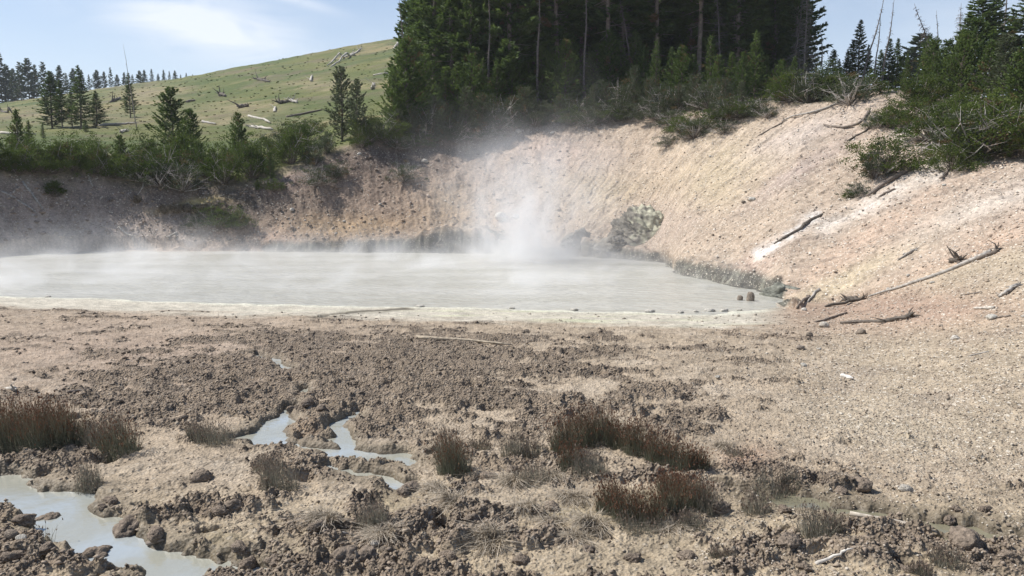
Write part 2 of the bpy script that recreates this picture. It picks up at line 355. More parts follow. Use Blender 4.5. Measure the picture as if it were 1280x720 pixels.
def copy_tree(o, loc, rz=0, sc=1.0, label=None, group=None, tilt=(0, 0)):
    r = o.copy(); C.objects.link(r); r.location = loc; r.rotation_euler = (tilt[0], tilt[1], rz)
    r.scale = sc if isinstance(sc, tuple) else (sc, sc, sc)
    for ch in o.children:
        c = ch.copy(); C.objects.link(c); c.parent = r
    if label: r['label'] = label
    if group: r['group'] = group
    return r
class MB:
    def __init__(s): s.V = []; s.Q = []; s.T = []; s.c = []; s.n = 0
    def add(s, V, Q=None, T=None, col=None):
        V = np.asarray(V, float).reshape(-1, 3)
        if Q is not None and len(Q): s.Q.append(np.asarray(Q) + s.n)
        if T is not None and len(T): s.T.append(np.asarray(T) + s.n)
        s.V.append(V)
        cc = np.tile(np.array(col if col is not None else (1, 1, 1.)), (len(V), 1)) if (col is None or np.ndim(col) == 1) else col
        s.c.append(cc); s.n += len(V)
    def tube(s, pts, rad, n=6, col=None, cap=True):
        pts = np.asarray(pts, float); rad = np.broadcast_to(np.asarray(rad, float), (len(pts),))
        d = np.gradient(pts, axis=0); d /= np.linalg.norm(d, axis=1)[:, None] + 1e-9
        ref = np.array([0.3, .2, 1.0]) if abs(d[0][2]) < .8 else np.array([1.0, .2, 0])
        u = np.cross(d, ref); u /= np.linalg.norm(u, axis=1)[:, None] + 1e-9; v = np.cross(d, u)
        a = np.arange(n) * 2 * np.pi / n
        V = (pts[:, None] + rad[:, None, None] * (np.cos(a)[None, :, None] * u[:, None] + np.sin(a)[None, :, None] * v[:, None])).reshape(-1, 3)
        i = np.arange(len(pts) - 1)[:, None] * n; j = np.arange(n)[None]; k = (j + 1) % n
        Q = np.stack([i + j, i + k, i + n + k, i + n + j], -1).reshape(-1, 4)
        T = []
        if cap:
            V = np.vstack([V, pts[0], pts[-1]]); m = len(pts) * n; e = (len(pts) - 1) * n
            T = [(m, (q + 1) % n, q) for q in range(n)] + [(m + 1, e + q, e + (q + 1) % n) for q in range(n)]
        s.add(V, Q, T, col)
    def mesh(s, name, mat, smooth=False):
        fs = []
        if s.Q: fs.append(np.concatenate(s.Q))
        if s.T: fs.append(np.concatenate(s.T))
        return mk_mesh(name, np.concatenate(s.V), fs, np.concatenate(s.c), smooth, mat)

# ------------------------------------------------------------------ materials
def mat(name):
    m = bpy.data.materials.new(name); m.use_nodes = True; nt = m.node_tree; nt.nodes.clear()
    return m, nt
def N(nt, t, **k):
    n = nt.nodes.new(t)
    for a, b in k.items():
        if a in n.inputs: n.inputs[a].default_value = b
        else: setattr(n, a, b)
    return n
def L(nt, a, b): nt.links.new(a, b)
def mixrgb(nt, fac, a, b, mode='MIX'):
    n = nt.nodes.new('ShaderNodeMix'); n.data_type = 'RGBA'; n.blend_type = mode; n.clamp_factor = True
    for v, s in ((fac, n.inputs[0]), (a, n.inputs[6]), (b, n.inputs[7])):
        if hasattr(v, 'is_linked') or hasattr(v, 'links'): nt.links.new(v, s)
        else: s.default_value = (*v, 1) if isinstance(v, tuple) and len(v) == 3 else v
    return n.outputs[2]
def mth(nt, op, a, b=0.0, clamp=False):
    n = nt.nodes.new('ShaderNodeMath'); n.operation = op; n.use_clamp = clamp
    for v, s in ((a, n.inputs[0]), (b, n.inputs[1])):
        if hasattr(v, 'links'): nt.links.new(v, s)
        else: s.default_value = v
    return n.outputs[0]
def ramp(nt, v, a, b):
    n = nt.nodes.new('ShaderNodeMapRange'); n.interpolation_type = 'SMOOTHSTEP'; nt.links.new(v, n.inputs[0])
    n.inputs[1].default_value = a; n.inputs[2].default_value = b; return n.outputs[0]

def ground_mat():
    m, nt = mat('ground_soil')
    out = N(nt, 'ShaderNodeOutputMaterial'); b = N(nt, 'ShaderNodeBsdfPrincipled'); L(nt, b.outputs[0], out.inputs[0])
    col = N(nt, 'ShaderNodeAttribute', attribute_name='Col').outputs['Color']
    mk = N(nt, 'ShaderNodeAttribute', attribute_name='Mask'); sep = N(nt, 'ShaderNodeSeparateColor'); L(nt, mk.outputs['Color'], sep.inputs[0])
    wet, grav, clod = sep.outputs
    pos = N(nt, 'ShaderNodeNewGeometry').outputs['Position']
    def noise(sc, det=6, ro=.6):
        n = N(nt, 'ShaderNodeTexNoise'); n.inputs['Scale'].default_value = sc; n.inputs['Detail'].default_value = det; n.inputs['Roughness'].default_value = ro
        L(nt, pos, n.inputs['Vector']); return n.outputs[0]
    def vor(sc, f='F1'):
        n = N(nt, 'ShaderNodeTexVoronoi'); n.feature = f; n.inputs['Scale'].default_value = sc; L(nt, pos, n.inputs['Vector']); return n
    n1 = noise(9); n2 = noise(45, 4, .7); n0 = noise(1.6, 5)
    v1 = mth(nt, 'ADD', mth(nt, 'MULTIPLY', ramp(nt, n1, .25, .75), .55), mth(nt, 'MULTIPLY', ramp(nt, n2, .25, .75), .45))
    v1 = mth(nt, 'ADD', v1, mth(nt, 'MULTIPLY', mth(nt, 'SUBTRACT', ramp(nt, n0, .3, .7), .5), .3))
    k = mth(nt, 'ADD', mth(nt, 'MULTIPLY', v1, .95), .5)
    cc = nt.nodes.new('ShaderNodeCombineColor')
    for i in range(3): L(nt, k, cc.inputs[i])
    c = mixrgb(nt, 1.0, col, cc.outputs[0], 'MULTIPLY')
    # pebbles and chips of two sizes
    for sc, th, tone, amt in ((13, .20, (.66, .60, .50), .85), (30, .24, (.60, .54, .45), .75), (21, .2, (.16, .125, .095), .28)):
        v = vor(sc); sel = nt.nodes.new('ShaderNodeSeparateColor'); L(nt, v.outputs['Color'], sel.inputs[0])
        f = mth(nt, 'MULTIPLY', mth(nt, 'SUBTRACT', 1.0, ramp(nt, v.outputs['Distance'], th, th + .16)), ramp(nt, sel.outputs[0], .62, .7))
        f = mth(nt, 'MULTIPLY', mth(nt, 'MULTIPLY', f, grav), amt)
        c = mixrgb(nt, f, c, tone)
    dark = mixrgb(nt, 1.0, c, (.60, .58, .53), 'MULTIPLY'); c = mixrgb(nt, wet, c, dark)
    L(nt, c, b.inputs['Base Color'])
    ro = mth(nt, 'SUBTRACT', .95, mth(nt, 'MULTIPLY', wet, mth(nt, 'ADD', .35, mth(nt, 'MULTIPLY', n1, .5))))
    L(nt, ro, b.inputs['Roughness']); b.inputs['Specular IOR Level'].default_value = .3
    h = mth(nt, 'ADD', mth(nt, 'MULTIPLY', n2, .35), n1)
    h = mth(nt, 'ADD', h, mth(nt, 'MULTIPLY', vor(34).outputs['Distance'], mth(nt, 'ADD', .5, mth(nt, 'MULTIPLY', clod, .8))))
    bp = N(nt, 'ShaderNodeBump'); bp.inputs['Distance'].default_value = .03
    L(nt, mth(nt, 'SUBTRACT', .95, mth(nt, 'MULTIPLY', wet, .7)), bp.inputs['Strength']); L(nt, h, bp.inputs['Height']); L(nt, bp.outputs[0], b.inputs['Normal'])
    return m
def pool_mat():
    m, nt = mat('milky_mud_water'); out = N(nt, 'ShaderNodeOutputMaterial'); b = N(nt, 'ShaderNodeBsdfPrincipled'); L(nt, b.outputs[0], out.inputs[0])
    pos = N(nt, 'ShaderNodeNewGeometry').outputs['Position']
    mp = N(nt, 'ShaderNodeMapping'); mp.inputs['Scale'].default_value = (.22, 1.0, 1); L(nt, pos, mp.inputs[0])
    n = N(nt, 'ShaderNodeTexNoise'); n.inputs['Scale'].default_value = .7; n.inputs['Detail'].default_value = 6; L(nt, mp.outputs[0], n.inputs['Vector'])
    c = mixrgb(nt, ramp(nt, n.outputs[0], .35, .65), (.40, .385, .325), (.47, .455, .40))
    f = N(nt, 'ShaderNodeTexNoise'); f.inputs['Scale'].default_value = 3.2; f.inputs['Detail'].default_value = 8; f.inputs['Roughness'].default_value = .75; L(nt, mp.outputs[0], f.inputs['Vector'])
    c = mixrgb(nt, mth(nt, 'MULTIPLY', ramp(nt, f.outputs[0], .60, .70), .8), c, (.70, .69, .62))
    L(nt, c, b.inputs['Base Color']); b.inputs['Roughness'].default_value = .22; b.inputs['IOR'].default_value = 1.33
    mp2 = N(nt, 'ShaderNodeMapping'); mp2.inputs['Scale'].default_value = (.6, 1.3, 1); L(nt, pos, mp2.inputs[0])
    w = N(nt, 'ShaderNodeTexNoise'); w.inputs['Scale'].default_value = 3.0; w.inputs['Detail'].default_value = 5; L(nt, mp2.outputs[0], w.inputs['Vector'])
    bp = N(nt, 'ShaderNodeBump'); bp.inputs['Strength'].default_value = .9; bp.inputs['Distance'].default_value = .16
    L(nt, w.outputs[0], bp.inputs['Height']); L(nt, bp.outputs[0], b.inputs['Normal']); return m
def stream_mat():
    m, nt = mat('murky_sky_tinted_water'); out = N(nt, 'ShaderNodeOutputMaterial'); b = N(nt, 'ShaderNodeBsdfPrincipled'); L(nt, b.outputs[0], out.inputs[0])
    pos = N(nt, 'ShaderNodeNewGeometry').outputs['Position']
    n = N(nt, 'ShaderNodeTexNoise'); n.inputs['Scale'].default_value = 1.2; n.inputs['Detail'].default_value = 4; L(nt, pos, n.inputs['Vector'])
    c = mixrgb(nt, ramp(nt, n.outputs[0], .35, .6), (.35, .375, .37), (.32, .315, .26)); sx = N(nt, 'ShaderNodeSeparateXYZ'); L(nt, pos, sx.inputs[0]); c = mixrgb(nt, ramp(nt, sx.outputs[0], .2, 1.6), c, (.20, .185, .125))  # pale blue-grey paints the sky's reflection into the milky water's colour
    L(nt, c, b.inputs['Base Color']); b.inputs['Roughness'].default_value = .06; b.inputs['IOR'].default_value = 1.6; b.inputs['Specular IOR Level'].default_value = .8
    w = N(nt, 'ShaderNodeTexNoise'); w.inputs['Scale'].default_value = 9.0; w.inputs['Detail'].default_value = 5; L(nt, pos, w.inputs['Vector'])
    bp = N(nt, 'ShaderNodeBump'); bp.inputs['Strength'].default_value = .35; bp.inputs['Distance'].default_value = .02
    L(nt, w.outputs[0], bp.inputs['Height']); L(nt, bp.outputs[0], b.inputs['Normal']); return m
def foliage_mat(name, a, b_, trans=.3):
    m, nt = mat(name); out = N(nt, 'ShaderNodeOutputMaterial')
    col = N(nt, 'ShaderNodeAttribute', attribute_name='Col'); sep = nt.nodes.new('ShaderNodeSeparateColor'); L(nt, col.outputs['Color'], sep.inputs[0])
    oi = N(nt, 'ShaderNodeObjectInfo')
    f = mth(nt, 'ADD', mth(nt, 'MULTIPLY', sep.outputs[0], .75), mth(nt, 'MULTIPLY', oi.outputs['Random'], .42), True)
    c = mixrgb(nt, f, a, b_); c = mixrgb(nt, sep.outputs[1], c, (.20, .13, .07))
    d = N(nt, 'ShaderNodeBsdfPrincipled'); d.inputs['Roughness'].default_value = .65; d.inputs['Specular IOR Level'].default_value = .25; L(nt, c, d.inputs['Base Color'])
    t = N(nt, 'ShaderNodeBsdfTranslucent'); L(nt, mixrgb(nt, .5, c, (.12, .19, .03)), t.inputs[0])
    mx = N(nt, 'ShaderNodeMixShader'); mx.inputs[0].default_value = trans; L(nt, d.outputs[0], mx.inputs[1]); L(nt, t.outputs[0], mx.inputs[2]); L(nt, mx.outputs[0], out.inputs[0])
    return m
def col_mat(name, rough=.9, scale=30, amt=.5, bump=.4, trans=0.0, tint=(1, 1, 1), dist=.01, stretch=None):
    """vertex colour x noise, for wood, stones, straw"""
    m, nt = mat(name); out = N(nt, 'ShaderNodeOutputMaterial'); b = N(nt, 'ShaderNodeBsdfPrincipled')
    col = N(nt, 'ShaderNodeAttribute', attribute_name='Col').outputs['Color']
    tc = N(nt, 'ShaderNodeTexCoord'); n = N(nt, 'ShaderNodeTexNoise'); n.inputs['Scale'].default_value = scale; n.inputs['Detail'].default_value = 6
    L(nt, tc.outputs['Object'], n.inputs['Vector'])
    k = mth(nt, 'ADD', mth(nt, 'MULTIPLY', ramp(nt, n.outputs[0], .28, .72), amt), 1 - amt * .5)
    cc = nt.nodes.new('ShaderNodeCombineColor')
    for i in range(3): L(nt, mth(nt, 'MULTIPLY', k, tint[i]), cc.inputs[i])
    c = mixrgb(nt, 1.0, col, cc.outputs[0], 'MULTIPLY'); L(nt, c, b.inputs['Base Color'])
    b.inputs['Roughness'].default_value = rough; b.inputs['Specular IOR Level'].default_value = .25
    bp = N(nt, 'ShaderNodeBump'); bp.inputs['Strength'].default_value = bump; bp.inputs['Distance'].default_value = dist; L(nt, n.outputs[0], bp.inputs['Height']); L(nt, bp.outputs[0], b.inputs['Normal'])
    if trans:
        t = N(nt, 'ShaderNodeBsdfTranslucent'); L(nt, c, t.inputs[0]); mx = N(nt, 'ShaderNodeMixShader'); mx.inputs[0].default_value = trans
        L(nt, b.outputs[0], mx.inputs[1]); L(nt, t.outputs[0], mx.inputs[2]); L(nt, mx.outputs[0], out.inputs[0])
    else: L(nt, b.outputs[0], out.inputs[0])
    return m
M = dict(ground=ground_mat(), pool=pool_mat(), stream=stream_mat(),
    conifer=foliage_mat('conifer_needles', (.040, .070, .026), (.125, .172, .055), .4),
    young=foliage_mat('young_fir_needles', (.046, .082, .026), (.15, .20, .058), .42),
    grey=foliage_mat('grey_green_needles', (.07, .085, .055), (.15, .165, .10), .25),
    shrub=foliage_mat('shrub_leaves', (.035, .060, .016), (.17, .215, .05), .4),
    farneedle=foliage_mat('far_needles', (.035, .052, .032), (.065, .085, .045), .2),
    bark=col_mat('bark', .95, 6, .6, .6), wood=col_mat('weathered_wood', .85, 14, .7, .6), rock=col_mat('rock_face', .92, 5, .7, .9, dist=.03),
    pebble=col_mat('pebble_stone', .9, 20, .2, .2), blade=col_mat('rush_blades', .6, 3, .2, 0, .3))

# ------------------------------------------------------------------ ground sheet
def build_ground():
    fine = np.arange(-R(35), R(35), R(0.060)); a1 = np.linspace(-R(88), -R(35), 90, endpoint=False); a2 = np.linspace(R(35), R(88), 90)
    ph = np.concatenate([a1, fine, a2])
    rs = [0.5]
    while rs[-1] < 2000:
        r = rs[-1]
        if r < 4: d = .08
        elif r < 19: d = max(.0105, r * r / (H * 832) * .62)
        elif r < 49: d = .05
        elif r < 90: d = .25
        elif r < 260: d = .9
        else: d = r * .05
        rs.append(r + d)
    rs = np.array(rs); print('grid', len(ph), len(rs))
    PH, RR = np.meshgrid(ph, rs, indexing='ij'); X = (np.sin(PH) * RR).ravel(); Y = (np.cos(PH) * RR).ravel()
    n = len(X); z = np.zeros(n); col = np.zeros((n, 3)); msk = np.zeros((n, 3))
    for a in range(0, n, 200000):
        s = slice(a, a + 200000); zz, cc, w, g, cm = terrain(X[s], Y[s]); z[s] = zz; col[s] = cc; msk[s] = np.stack([w, g, cm], -1)
    nr = len(rs); i = np.arange(len(ph) - 1)[:, None] * nr + np.arange(nr - 1)[None]; i = i.ravel()
    Q = np.stack([i, i + 1, i + nr + 1, i + nr], -1)
    me = mk_mesh('ground', np.stack([X, Y, z], -1), Q, col, True, M['ground'])
    a = me.color_attributes.new('Mask', 'FLOAT_COLOR', 'POINT'); a.data.foreach_set('color', np.hstack([msk, np.ones((n, 1))]).astype(np.float32).ravel())
    tag(obj('ground', me), kind='structure')
    bm = bmesh.new(); vs = [bm.verts.new(p) for p in ((-800, -800, -.4), (800, -800, -.4), (800, .3, -.4), (-800, .3, -.4))]; bm.faces.new(vs)
    me2 = bpy.data.meshes.new('ground_behind'); bm.to_mesh(me2); bm.free(); a = me2.color_attributes.new('Col', 'FLOAT_COLOR', 'POINT')
    for d in a.data: d.color = (.3, .24, .18, 1)
    me2.materials.append(M['ground']); tag(obj('ground', me2), kind='structure')
build_ground()

def sheet(name, G, step, lim, z, m):
    A = G.A[::step, ::step]; xs = G.xs[::step]; ys = G.ys[::step]; n, k = A.shape
    X, Y = np.meshgrid(xs, ys, indexing='ij'); cell = np.minimum(np.minimum(A[:-1, :-1], A[1:, :-1]), np.minimum(A[:-1, 1:], A[1:, 1:])) < lim
    I, J = np.nonzero(cell); q = np.stack([I * k + J, (I + 1) * k + J, (I + 1) * k + J + 1, I * k + J + 1], -1)
    u, inv = np.unique(q, return_inverse=True); V = np.stack([X.ravel()[u], Y.ravel()[u], np.full(len(u), z)], -1)
    return tag(obj(name, mk_mesh(name, V, inv.reshape(q.shape), None, True, m)), kind='structure')
sheet('pool_water', SDP, 2, .45, 0.0, M['pool'])
sheet('stream_water', SDS, 3, .2, 0.006, M['stream'])

# ------------------------------------------------------------------ vegetation prototypes (kept only through their copies)
def sprays(cen, dirs, ln, wd, rg, k=1, curl=.25):
    """k crossed lance-shaped quads at every centre, along dirs"""
    V = []; n = len(cen)
    for q in range(k):
        d = dirs + rg.normal(0, .28, (n, 3)); d /= np.linalg.norm(d, axis=1)[:, None]
        s = np.cross(d, rg.normal(0, 1, (n, 3))); s /= np.linalg.norm(s, axis=1)[:, None] + 1e-9
        l = (ln * rg.uniform(.6, 1.25, n))[:, None]; w = (wd * rg.uniform(.7, 1.3, n))[:, None]
        up = np.cross(s, d) * l * curl * rg.uniform(-1, 1, (n, 1))
        V.append(np.stack([cen - d * l * .35, cen + s * w + up * .5, cen + d * l * .65, cen - s * w + up], 1))
    V = np.concatenate(V, 0); m = len(V); Q = np.arange(m * 4).reshape(m, 4)
    return V.reshape(-1, 3), Q, np.tile(np.arange(n), k)
def conifer(h, w, c0, nb, sl, seed, mname='conifer', p=.85, droop=.15, gap=.0, bark=(.19, .155, .125), dead=14, name='spruce_tree', dense=1.0, bend=.02, cone=1.0, brown=.03):
    rg = np.random.default_rng(seed); root = bpy.data.objects.new(name, None)
    nt = 12; t = np.linspace(0, 1, nt); tr = MB()
    off = np.stack([np.cumsum(rg.normal(0, bend * h / nt, nt)), np.cumsum(rg.normal(0, bend * h / nt, nt))], -1); off -= off[0]
    pts = np.stack([off[:, 0], off[:, 1], t * h * .99 - .15], -1); r0 = h * .0072 + .02
    bc = np.array(bark); tr.tube(pts, r0 * (1.15 - t) ** .8, 7, bc)
    def axis(tt): return np.stack([np.interp(tt, t, pts[:, k]) for k in range(3)], -1)
    for k in range(dead):     # bare lower limbs
        tt = rg.uniform(.06, c0 + .3); a = rg.uniform(0, 6.28); l = rg.uniform(.3, .9) * w * .7; b = axis(tt)
        e = b + np.array([math.cos(a) * l, math.sin(a) * l, -l * rg.uniform(0, .5)]); md = (b + e) / 2 + rg.normal(0, .05, 3)
        tr.tube([b, md, e], [.02, .012, .004], 3, bc * 1.5, False)
    cen = []; dr = []; tint = []; br = []
    nw = int(nb)
    for k in range(nw):
        tt = c0 + (1 - c0) * (k + rg.uniform(0, 1)) / nw; u = (tt - c0) / (1 - c0)
        if rg.uniform() < gap: continue
        L_ = w * (min(1, (1 - u) ** p * 1.05) * min(1, .45 + u * 3.2)) * cone * rg.uniform(.6, 1.15) + .08
        a = k * 2.4 + rg.uniform(-.5, .5); b = axis(tt)
        el = .25 - droop + .55 * u + rg.normal(0, .12)
        d = np.array([math.cos(a) * math.cos(el), math.sin(a) * math.cos(el), math.sin(el)])
        m = max(4, int(L_ * 15 * dense)); s = rg.uniform(.12, 1.0, m) ** .8; bt = rg.uniform(0, 1)
        pos = b + d * (s * L_)[:, None]; pos[:, 2] += -droop * L_ * (s ** 2) * .5 + .12 * L_ * s ** 3
        lat = np.array([-math.sin(a), math.cos(a), 0]); ls = rg.uniform(-1, 1, m) * .34 * L_ * (1.15 - s)
        pos += lat * ls[:, None] + rg.normal(0, .035, (m, 3)); pos[:, 2] -= np.abs(ls) * .2
        dd = d[None] * .8 + lat[None] * np.sign(ls)[:, None] * .7 + np.array([0, 0, .1]); cen.append(pos); dr.append(dd)
        tint.append(np.clip(.25 + .35 * bt + .5 * (s - .4) + rg.normal(0, .15, m), 0, 1)); br.append(np.full(m, 1.0 if rg.uniform() < brown else 0.0))
        tr.tube([b, b + d * L_ * .5, b + d * L_ * .85 + np.array([0, 0, -droop * L_ * .3])], [.022, .012, .005], 3, bc * .8, False)
    cen = np.concatenate(cen); dr = np.concatenate(dr); dr /= np.linalg.norm(dr, axis=1)[:, None]; tint = np.concatenate(tint); br = np.concatenate(br)
    V, Q, idx = sprays(cen, dr, sl, sl * .15, rg, 3)
    c = np.stack([tint[idx], br[idx], 0 * tint[idx]], -1).repeat(4, 0)
    me = mk_mesh('crown', V, Q, c, False, M[mname])
    T_ = bpy.data.objects.new('trunk', tr.mesh('trunk', M['bark'])); K_ = bpy.data.objects.new('crown', me); T_.parent = root; K_.parent = root
    root['category'] = 'tree'; return root
def shrub(h, w, seed, mname='shrub', n=70, leaf=.065, bare=6, name='shrub', flat=.8, lean=0, core=.3, up=.12, brown=.05):
    """many-stemmed bush: stems fan out from the base and end in leafy tufts at uneven distances"""
    rg = np.random.default_rng(seed); root = bpy.data.objects.new(name, None); st = MB(); cen = []; dr = []; tint = []; br = []
    lob = rg.uniform(.6, 1.15, 7); lp = rg.uniform(0, 6.28, 7)
    for k in range(n):
        a = rg.uniform(0, 6.28); e = np.arccos(rg.uniform(0.02, 1)) if flat < 1 else rg.uniform(.1, 1.4)
        q = 1 + .28 * math.sin(a * 2 + lp[0]) * lob[0] + .2 * math.sin(a * 3 + lp[1] + e * 3); rad = rg.uniform(core, 1) ** .6 * q
        tip = np.array([math.cos(a) * math.sin(e) * w * rad + lean * h * .3, math.sin(a) * math.sin(e) * w * rad, (.10 + math.cos(e) * rad * .95) * h])
        md = tip * .5 + np.array([0, 0, -.05 * h]) + rg.normal(0, .06 * h, 3); md[2] = max(md[2], .03)
        if k % 2 == 0: st.tube([(0, 0, -.05), md, tip], [.02 + .008 * h, .012, .004], 3, np.array([.20, .165, .13]), False)
        m = rg.integers(26, 44); sp = rg.uniform(.05, .11) * (.5 + h * .45)
        c = tip + rg.normal(0, sp, (m, 3)) * np.array([1.2, 1.2, .8]); bt = rg.uniform(0, .6)
        cen.append(c); d = c - (0, 0, .1 * h); d = d / (np.linalg.norm(d, axis=1)[:, None] + 1e-6) * .6 + np.array([0, 0, up]); dr.append(d)
        tint.append(np.clip(bt + rg.normal(.1, .18, m) + .3 * (c[:, 2] - tip[2]) / sp * .3, 0, 1)); br.append(np.full(m, float(rg.uniform() < brown)))
    for k in range(bare):
        a = rg.uniform(0, 6.28); e = rg.uniform(.2, 1.5); l = rg.uniform(.8, 1.25); tip = np.array([math.cos(a) * math.sin(e) * w * l, math.sin(a) * math.sin(e) * w * l, .1 + math.cos(e) * h * l])
        md = tip * .55 + rg.normal(0, .1 * h, 3); st.tube([(0, 0, 0), md, tip], [.022, .014, .004], 4, np.array([.42, .38, .34]), False)
        for j in range(3):
            b = md + (tip - md) * rg.uniform(0, .8); st.tube([b, b + rg.normal(0, .16 * h, 3)], [.008, .003], 3, np.array([.42, .38, .34]), False)
    cen = np.concatenate(cen); dr = np.concatenate(dr); dr /= np.linalg.norm(dr, axis=1)[:, None]; tint = np.concatenate(tint); br = np.concatenate(br)
    cen[:, 2] = np.maximum(cen[:, 2], .03)
    dr = dr + rg.normal(0, .5, dr.shape); dr /= np.linalg.norm(dr, axis=1)[:, None]; V, Q, idx = sprays(cen, dr, leaf, leaf * .30, rg, 3)
    c = np.stack([tint[idx], br[idx], 0 * tint[idx]], -1).repeat(4, 0)
    S_ = bpy.data.objects.new('stems', st.mesh('stems', M['wood'])); K_ = bpy.data.objects.new('foliage', mk_mesh('foliage', V, Q, c, False, M[mname])); S_.parent = root; K_.parent = root
    root['category'] = 'shrub'; return root
def snag(h, seed, nb=40, c0=.15, bl=.9, bark=(.17, .145, .125), name='dead_tree', r0=None, upb=.0):
    rg = np.random.default_rng(seed); root = bpy.data.objects.new(name, None); tr = MB(); lb = MB(); nt = 12; t = np.linspace(0, 1, nt)
    off = np.cumsum(rg.normal(0, .012 * h / 3, (nt, 2)), 0); off -= off[0]; pts = np.stack([off[:, 0], off[:, 1], t * h - .2], -1); r0 = r0 or h * .011 + .02
    tr.tube(pts, r0 * (1.06 - t) ** .8, 7, np.array(bark))
    for k in range(nb):
        tt = rg.uniform(c0, .97); a = rg.uniform(0, 6.28); l = bl * (1.15 - tt) * rg.uniform(.35, 1.2); b = np.array([np.interp(tt, t, pts[:, q]) for q in range(3)])
        e = b + np.array([math.cos(a), math.sin(a), rg.uniform(-.45, .25) + upb]) * l; md = (b + e) / 2 + np.array([0, 0, .1 * l]) + rg.normal(0, .05 * l, 3)
        lb.tube([b, md, e], [.034, .022, .010], 3, np.array(bark) * 1.2, False)
        for j in range(3):
            q = b + (e - b) * rg.uniform(.4, 1); lb.tube([q, q + rg.normal(0, .22 * l, 3) + (0, 0, -.08 * l)], [.017, .008], 3, np.array(bark) * 1.2, False)
    T_ = bpy.data.objects.new('trunk', tr.mesh('trunk', M['bark'])); B_ = bpy.data.objects.new('branches', lb.mesh('branches', M['bark'])); T_.parent = root; B_.parent = root
    root['category'] = 'dead tree'; return root

tall = [conifer(14, 2.1, .16, 150, .34, 11, p=.75, gap=.1, dead=40, name='lodgepole_pine', dense=1.3), conifer(14, 1.8, .26, 135, .34, 12, p=.65, gap=.15, dead=46, name='lodgepole_pine', dense=1.3),
        conifer(14, 2.6, .07, 180, .33, 13, p=.85, gap=.05, dead=20, dense=1.3), conifer(14, 2.2, .1, 165, .32, 14, p=.8, gap=.08, dead=24, dense=1.3), conifer(14, 1.8, .34, 110, .36, 15, p=.5, gap=.2, dead=50, name='lodgepole_pine', dense=1.3),
        conifer(14, 2.5, .04, 190, .32, 16, p=.95, gap=.04, dead=10, dense=1.3)]
young = [conifer(4, 1.15, .03, 100, .17, 21, 'young', p=.85, droop=-.1, dead=0, name='young_fir', dense=1.7, brown=.01), conifer(4, 1.4, .02, 110, .18, 22, 'young', p=.65, droop=-.1, dead=0, name='young_fir', dense=1.6, brown=.02, gap=.06),
         conifer(4, 1.0, .03, 100, .15, 23, 'young', p=.9, droop=0.0, dead=0, name='young_fir', dense=1.8), conifer(4, 1.6, .0, 110, .20, 24, 'young', p=.42, droop=-.2, dead=4, name='young_fir', dense=1.5, gap=.12, bend=.05)]
greyc = [conifer(3, 1.0, .02, 80, .14, 31, 'grey', p=.6, droop=-.1, dead=4, name='young_juniper', dense=1.9, brown=.04), conifer(3, 1.3, .02, 85, .14, 32, 'grey', p=.45, droop=-.2, dead=6, name='young_juniper', dense=1.7, brown=.05, gap=.08)]
farc = [conifer(10, 2.2, .06, 80, .55, 41, 'farneedle', p=.75, dead=2, name='far_conifer', dense=.9), conifer(10, 1.8, .08, 75, .55, 42, 'farneedle', p=.65, dead=4, gap=.12, name='far_conifer', dense=.9), conifer(10, 2.8, .03, 85, .6, 43, 'farneedle', p=.7, dead=2, name='far_conifer', dense=.9)]
shr = [shrub(1.5, 1.1, 51, n=110), shrub(1.5, 1.3, 52, n=120, bare=12), shrub(1.5, .9, 53, n=90, flat=1), shrub(1.5, 1.5, 54, n=130, bare=4)]
shg = [shrub(1.5, 1.3, 61, 'grey', n=120, bare=26), shrub(1.5, 1.0, 62, 'grey', n=90, bare=18), shrub(1.5, 1.2, 63, 'grey', n=60, bare=34, core=.2)]
pine = [conifer(7, 1.9, .08, 75, .26, 71, 'conifer', p=.42, droop=-.25, dead=6, name='bushy_pine', dense=1.8, gap=.14, brown=.01, bend=.05), conifer(7, 1.6, .06, 90, .22, 72, 'grey', p=.5, droop=-.15, dead=6, name='bushy_pine', dense=1.7, gap=.05, brown=.02)]
snags = [snag(12, 81, 220, .06, 2.3, (.2, .175, .155)), snag(12, 82, 40, .35, .8), snag(12, 83, 100, .2, 1.8, (.13, .11, .1)), snag(12, 84, 8, .5, .4, (.3, .26, .22), r0=.08)]

ones = 'first second third fourth fifth sixth seventh eighth ninth tenth eleventh twelfth thirteenth fourteenth fifteenth sixteenth seventeenth eighteenth nineteenth'.split()
tens = {2: 'twent', 3: 'thirt', 4: 'fort', 5: 'fift', 6: 'sixt', 7: 'sevent', 8: 'eight', 9: 'ninet'}
def ordn(n):
    if n < 20: return ones[n - 1]
    t, u = divmod(n, 10); return tens[t] + ('ieth' if u == 0 else 'y-' + ones[u - 1])
rnd = random.Random(5)
def plant(proto, px, py, hpx, ph, label, group=None, wf=1.0, tilt=(0, 0), depth=None, sink=.05):
    """proto of height ph set so that its base is at the pixel and its height covers hpx pixels"""
    if depth is None: x, y, z = ground(px, py)[0]
    else:
        x, y, _ = P(px, py, depth); z = gz(x, y)
    hm = hpx * y / F * .985 if depth is None else max(P(px, py - hpx, depth)[2] - z, .5); s = hm / ph
    return copy_tree(proto, (x, y, z - sink), rnd.uniform(0, 6.28) if tilt == (0, 0) else 0, (s * wf, s * wf, s), label, group, tilt)

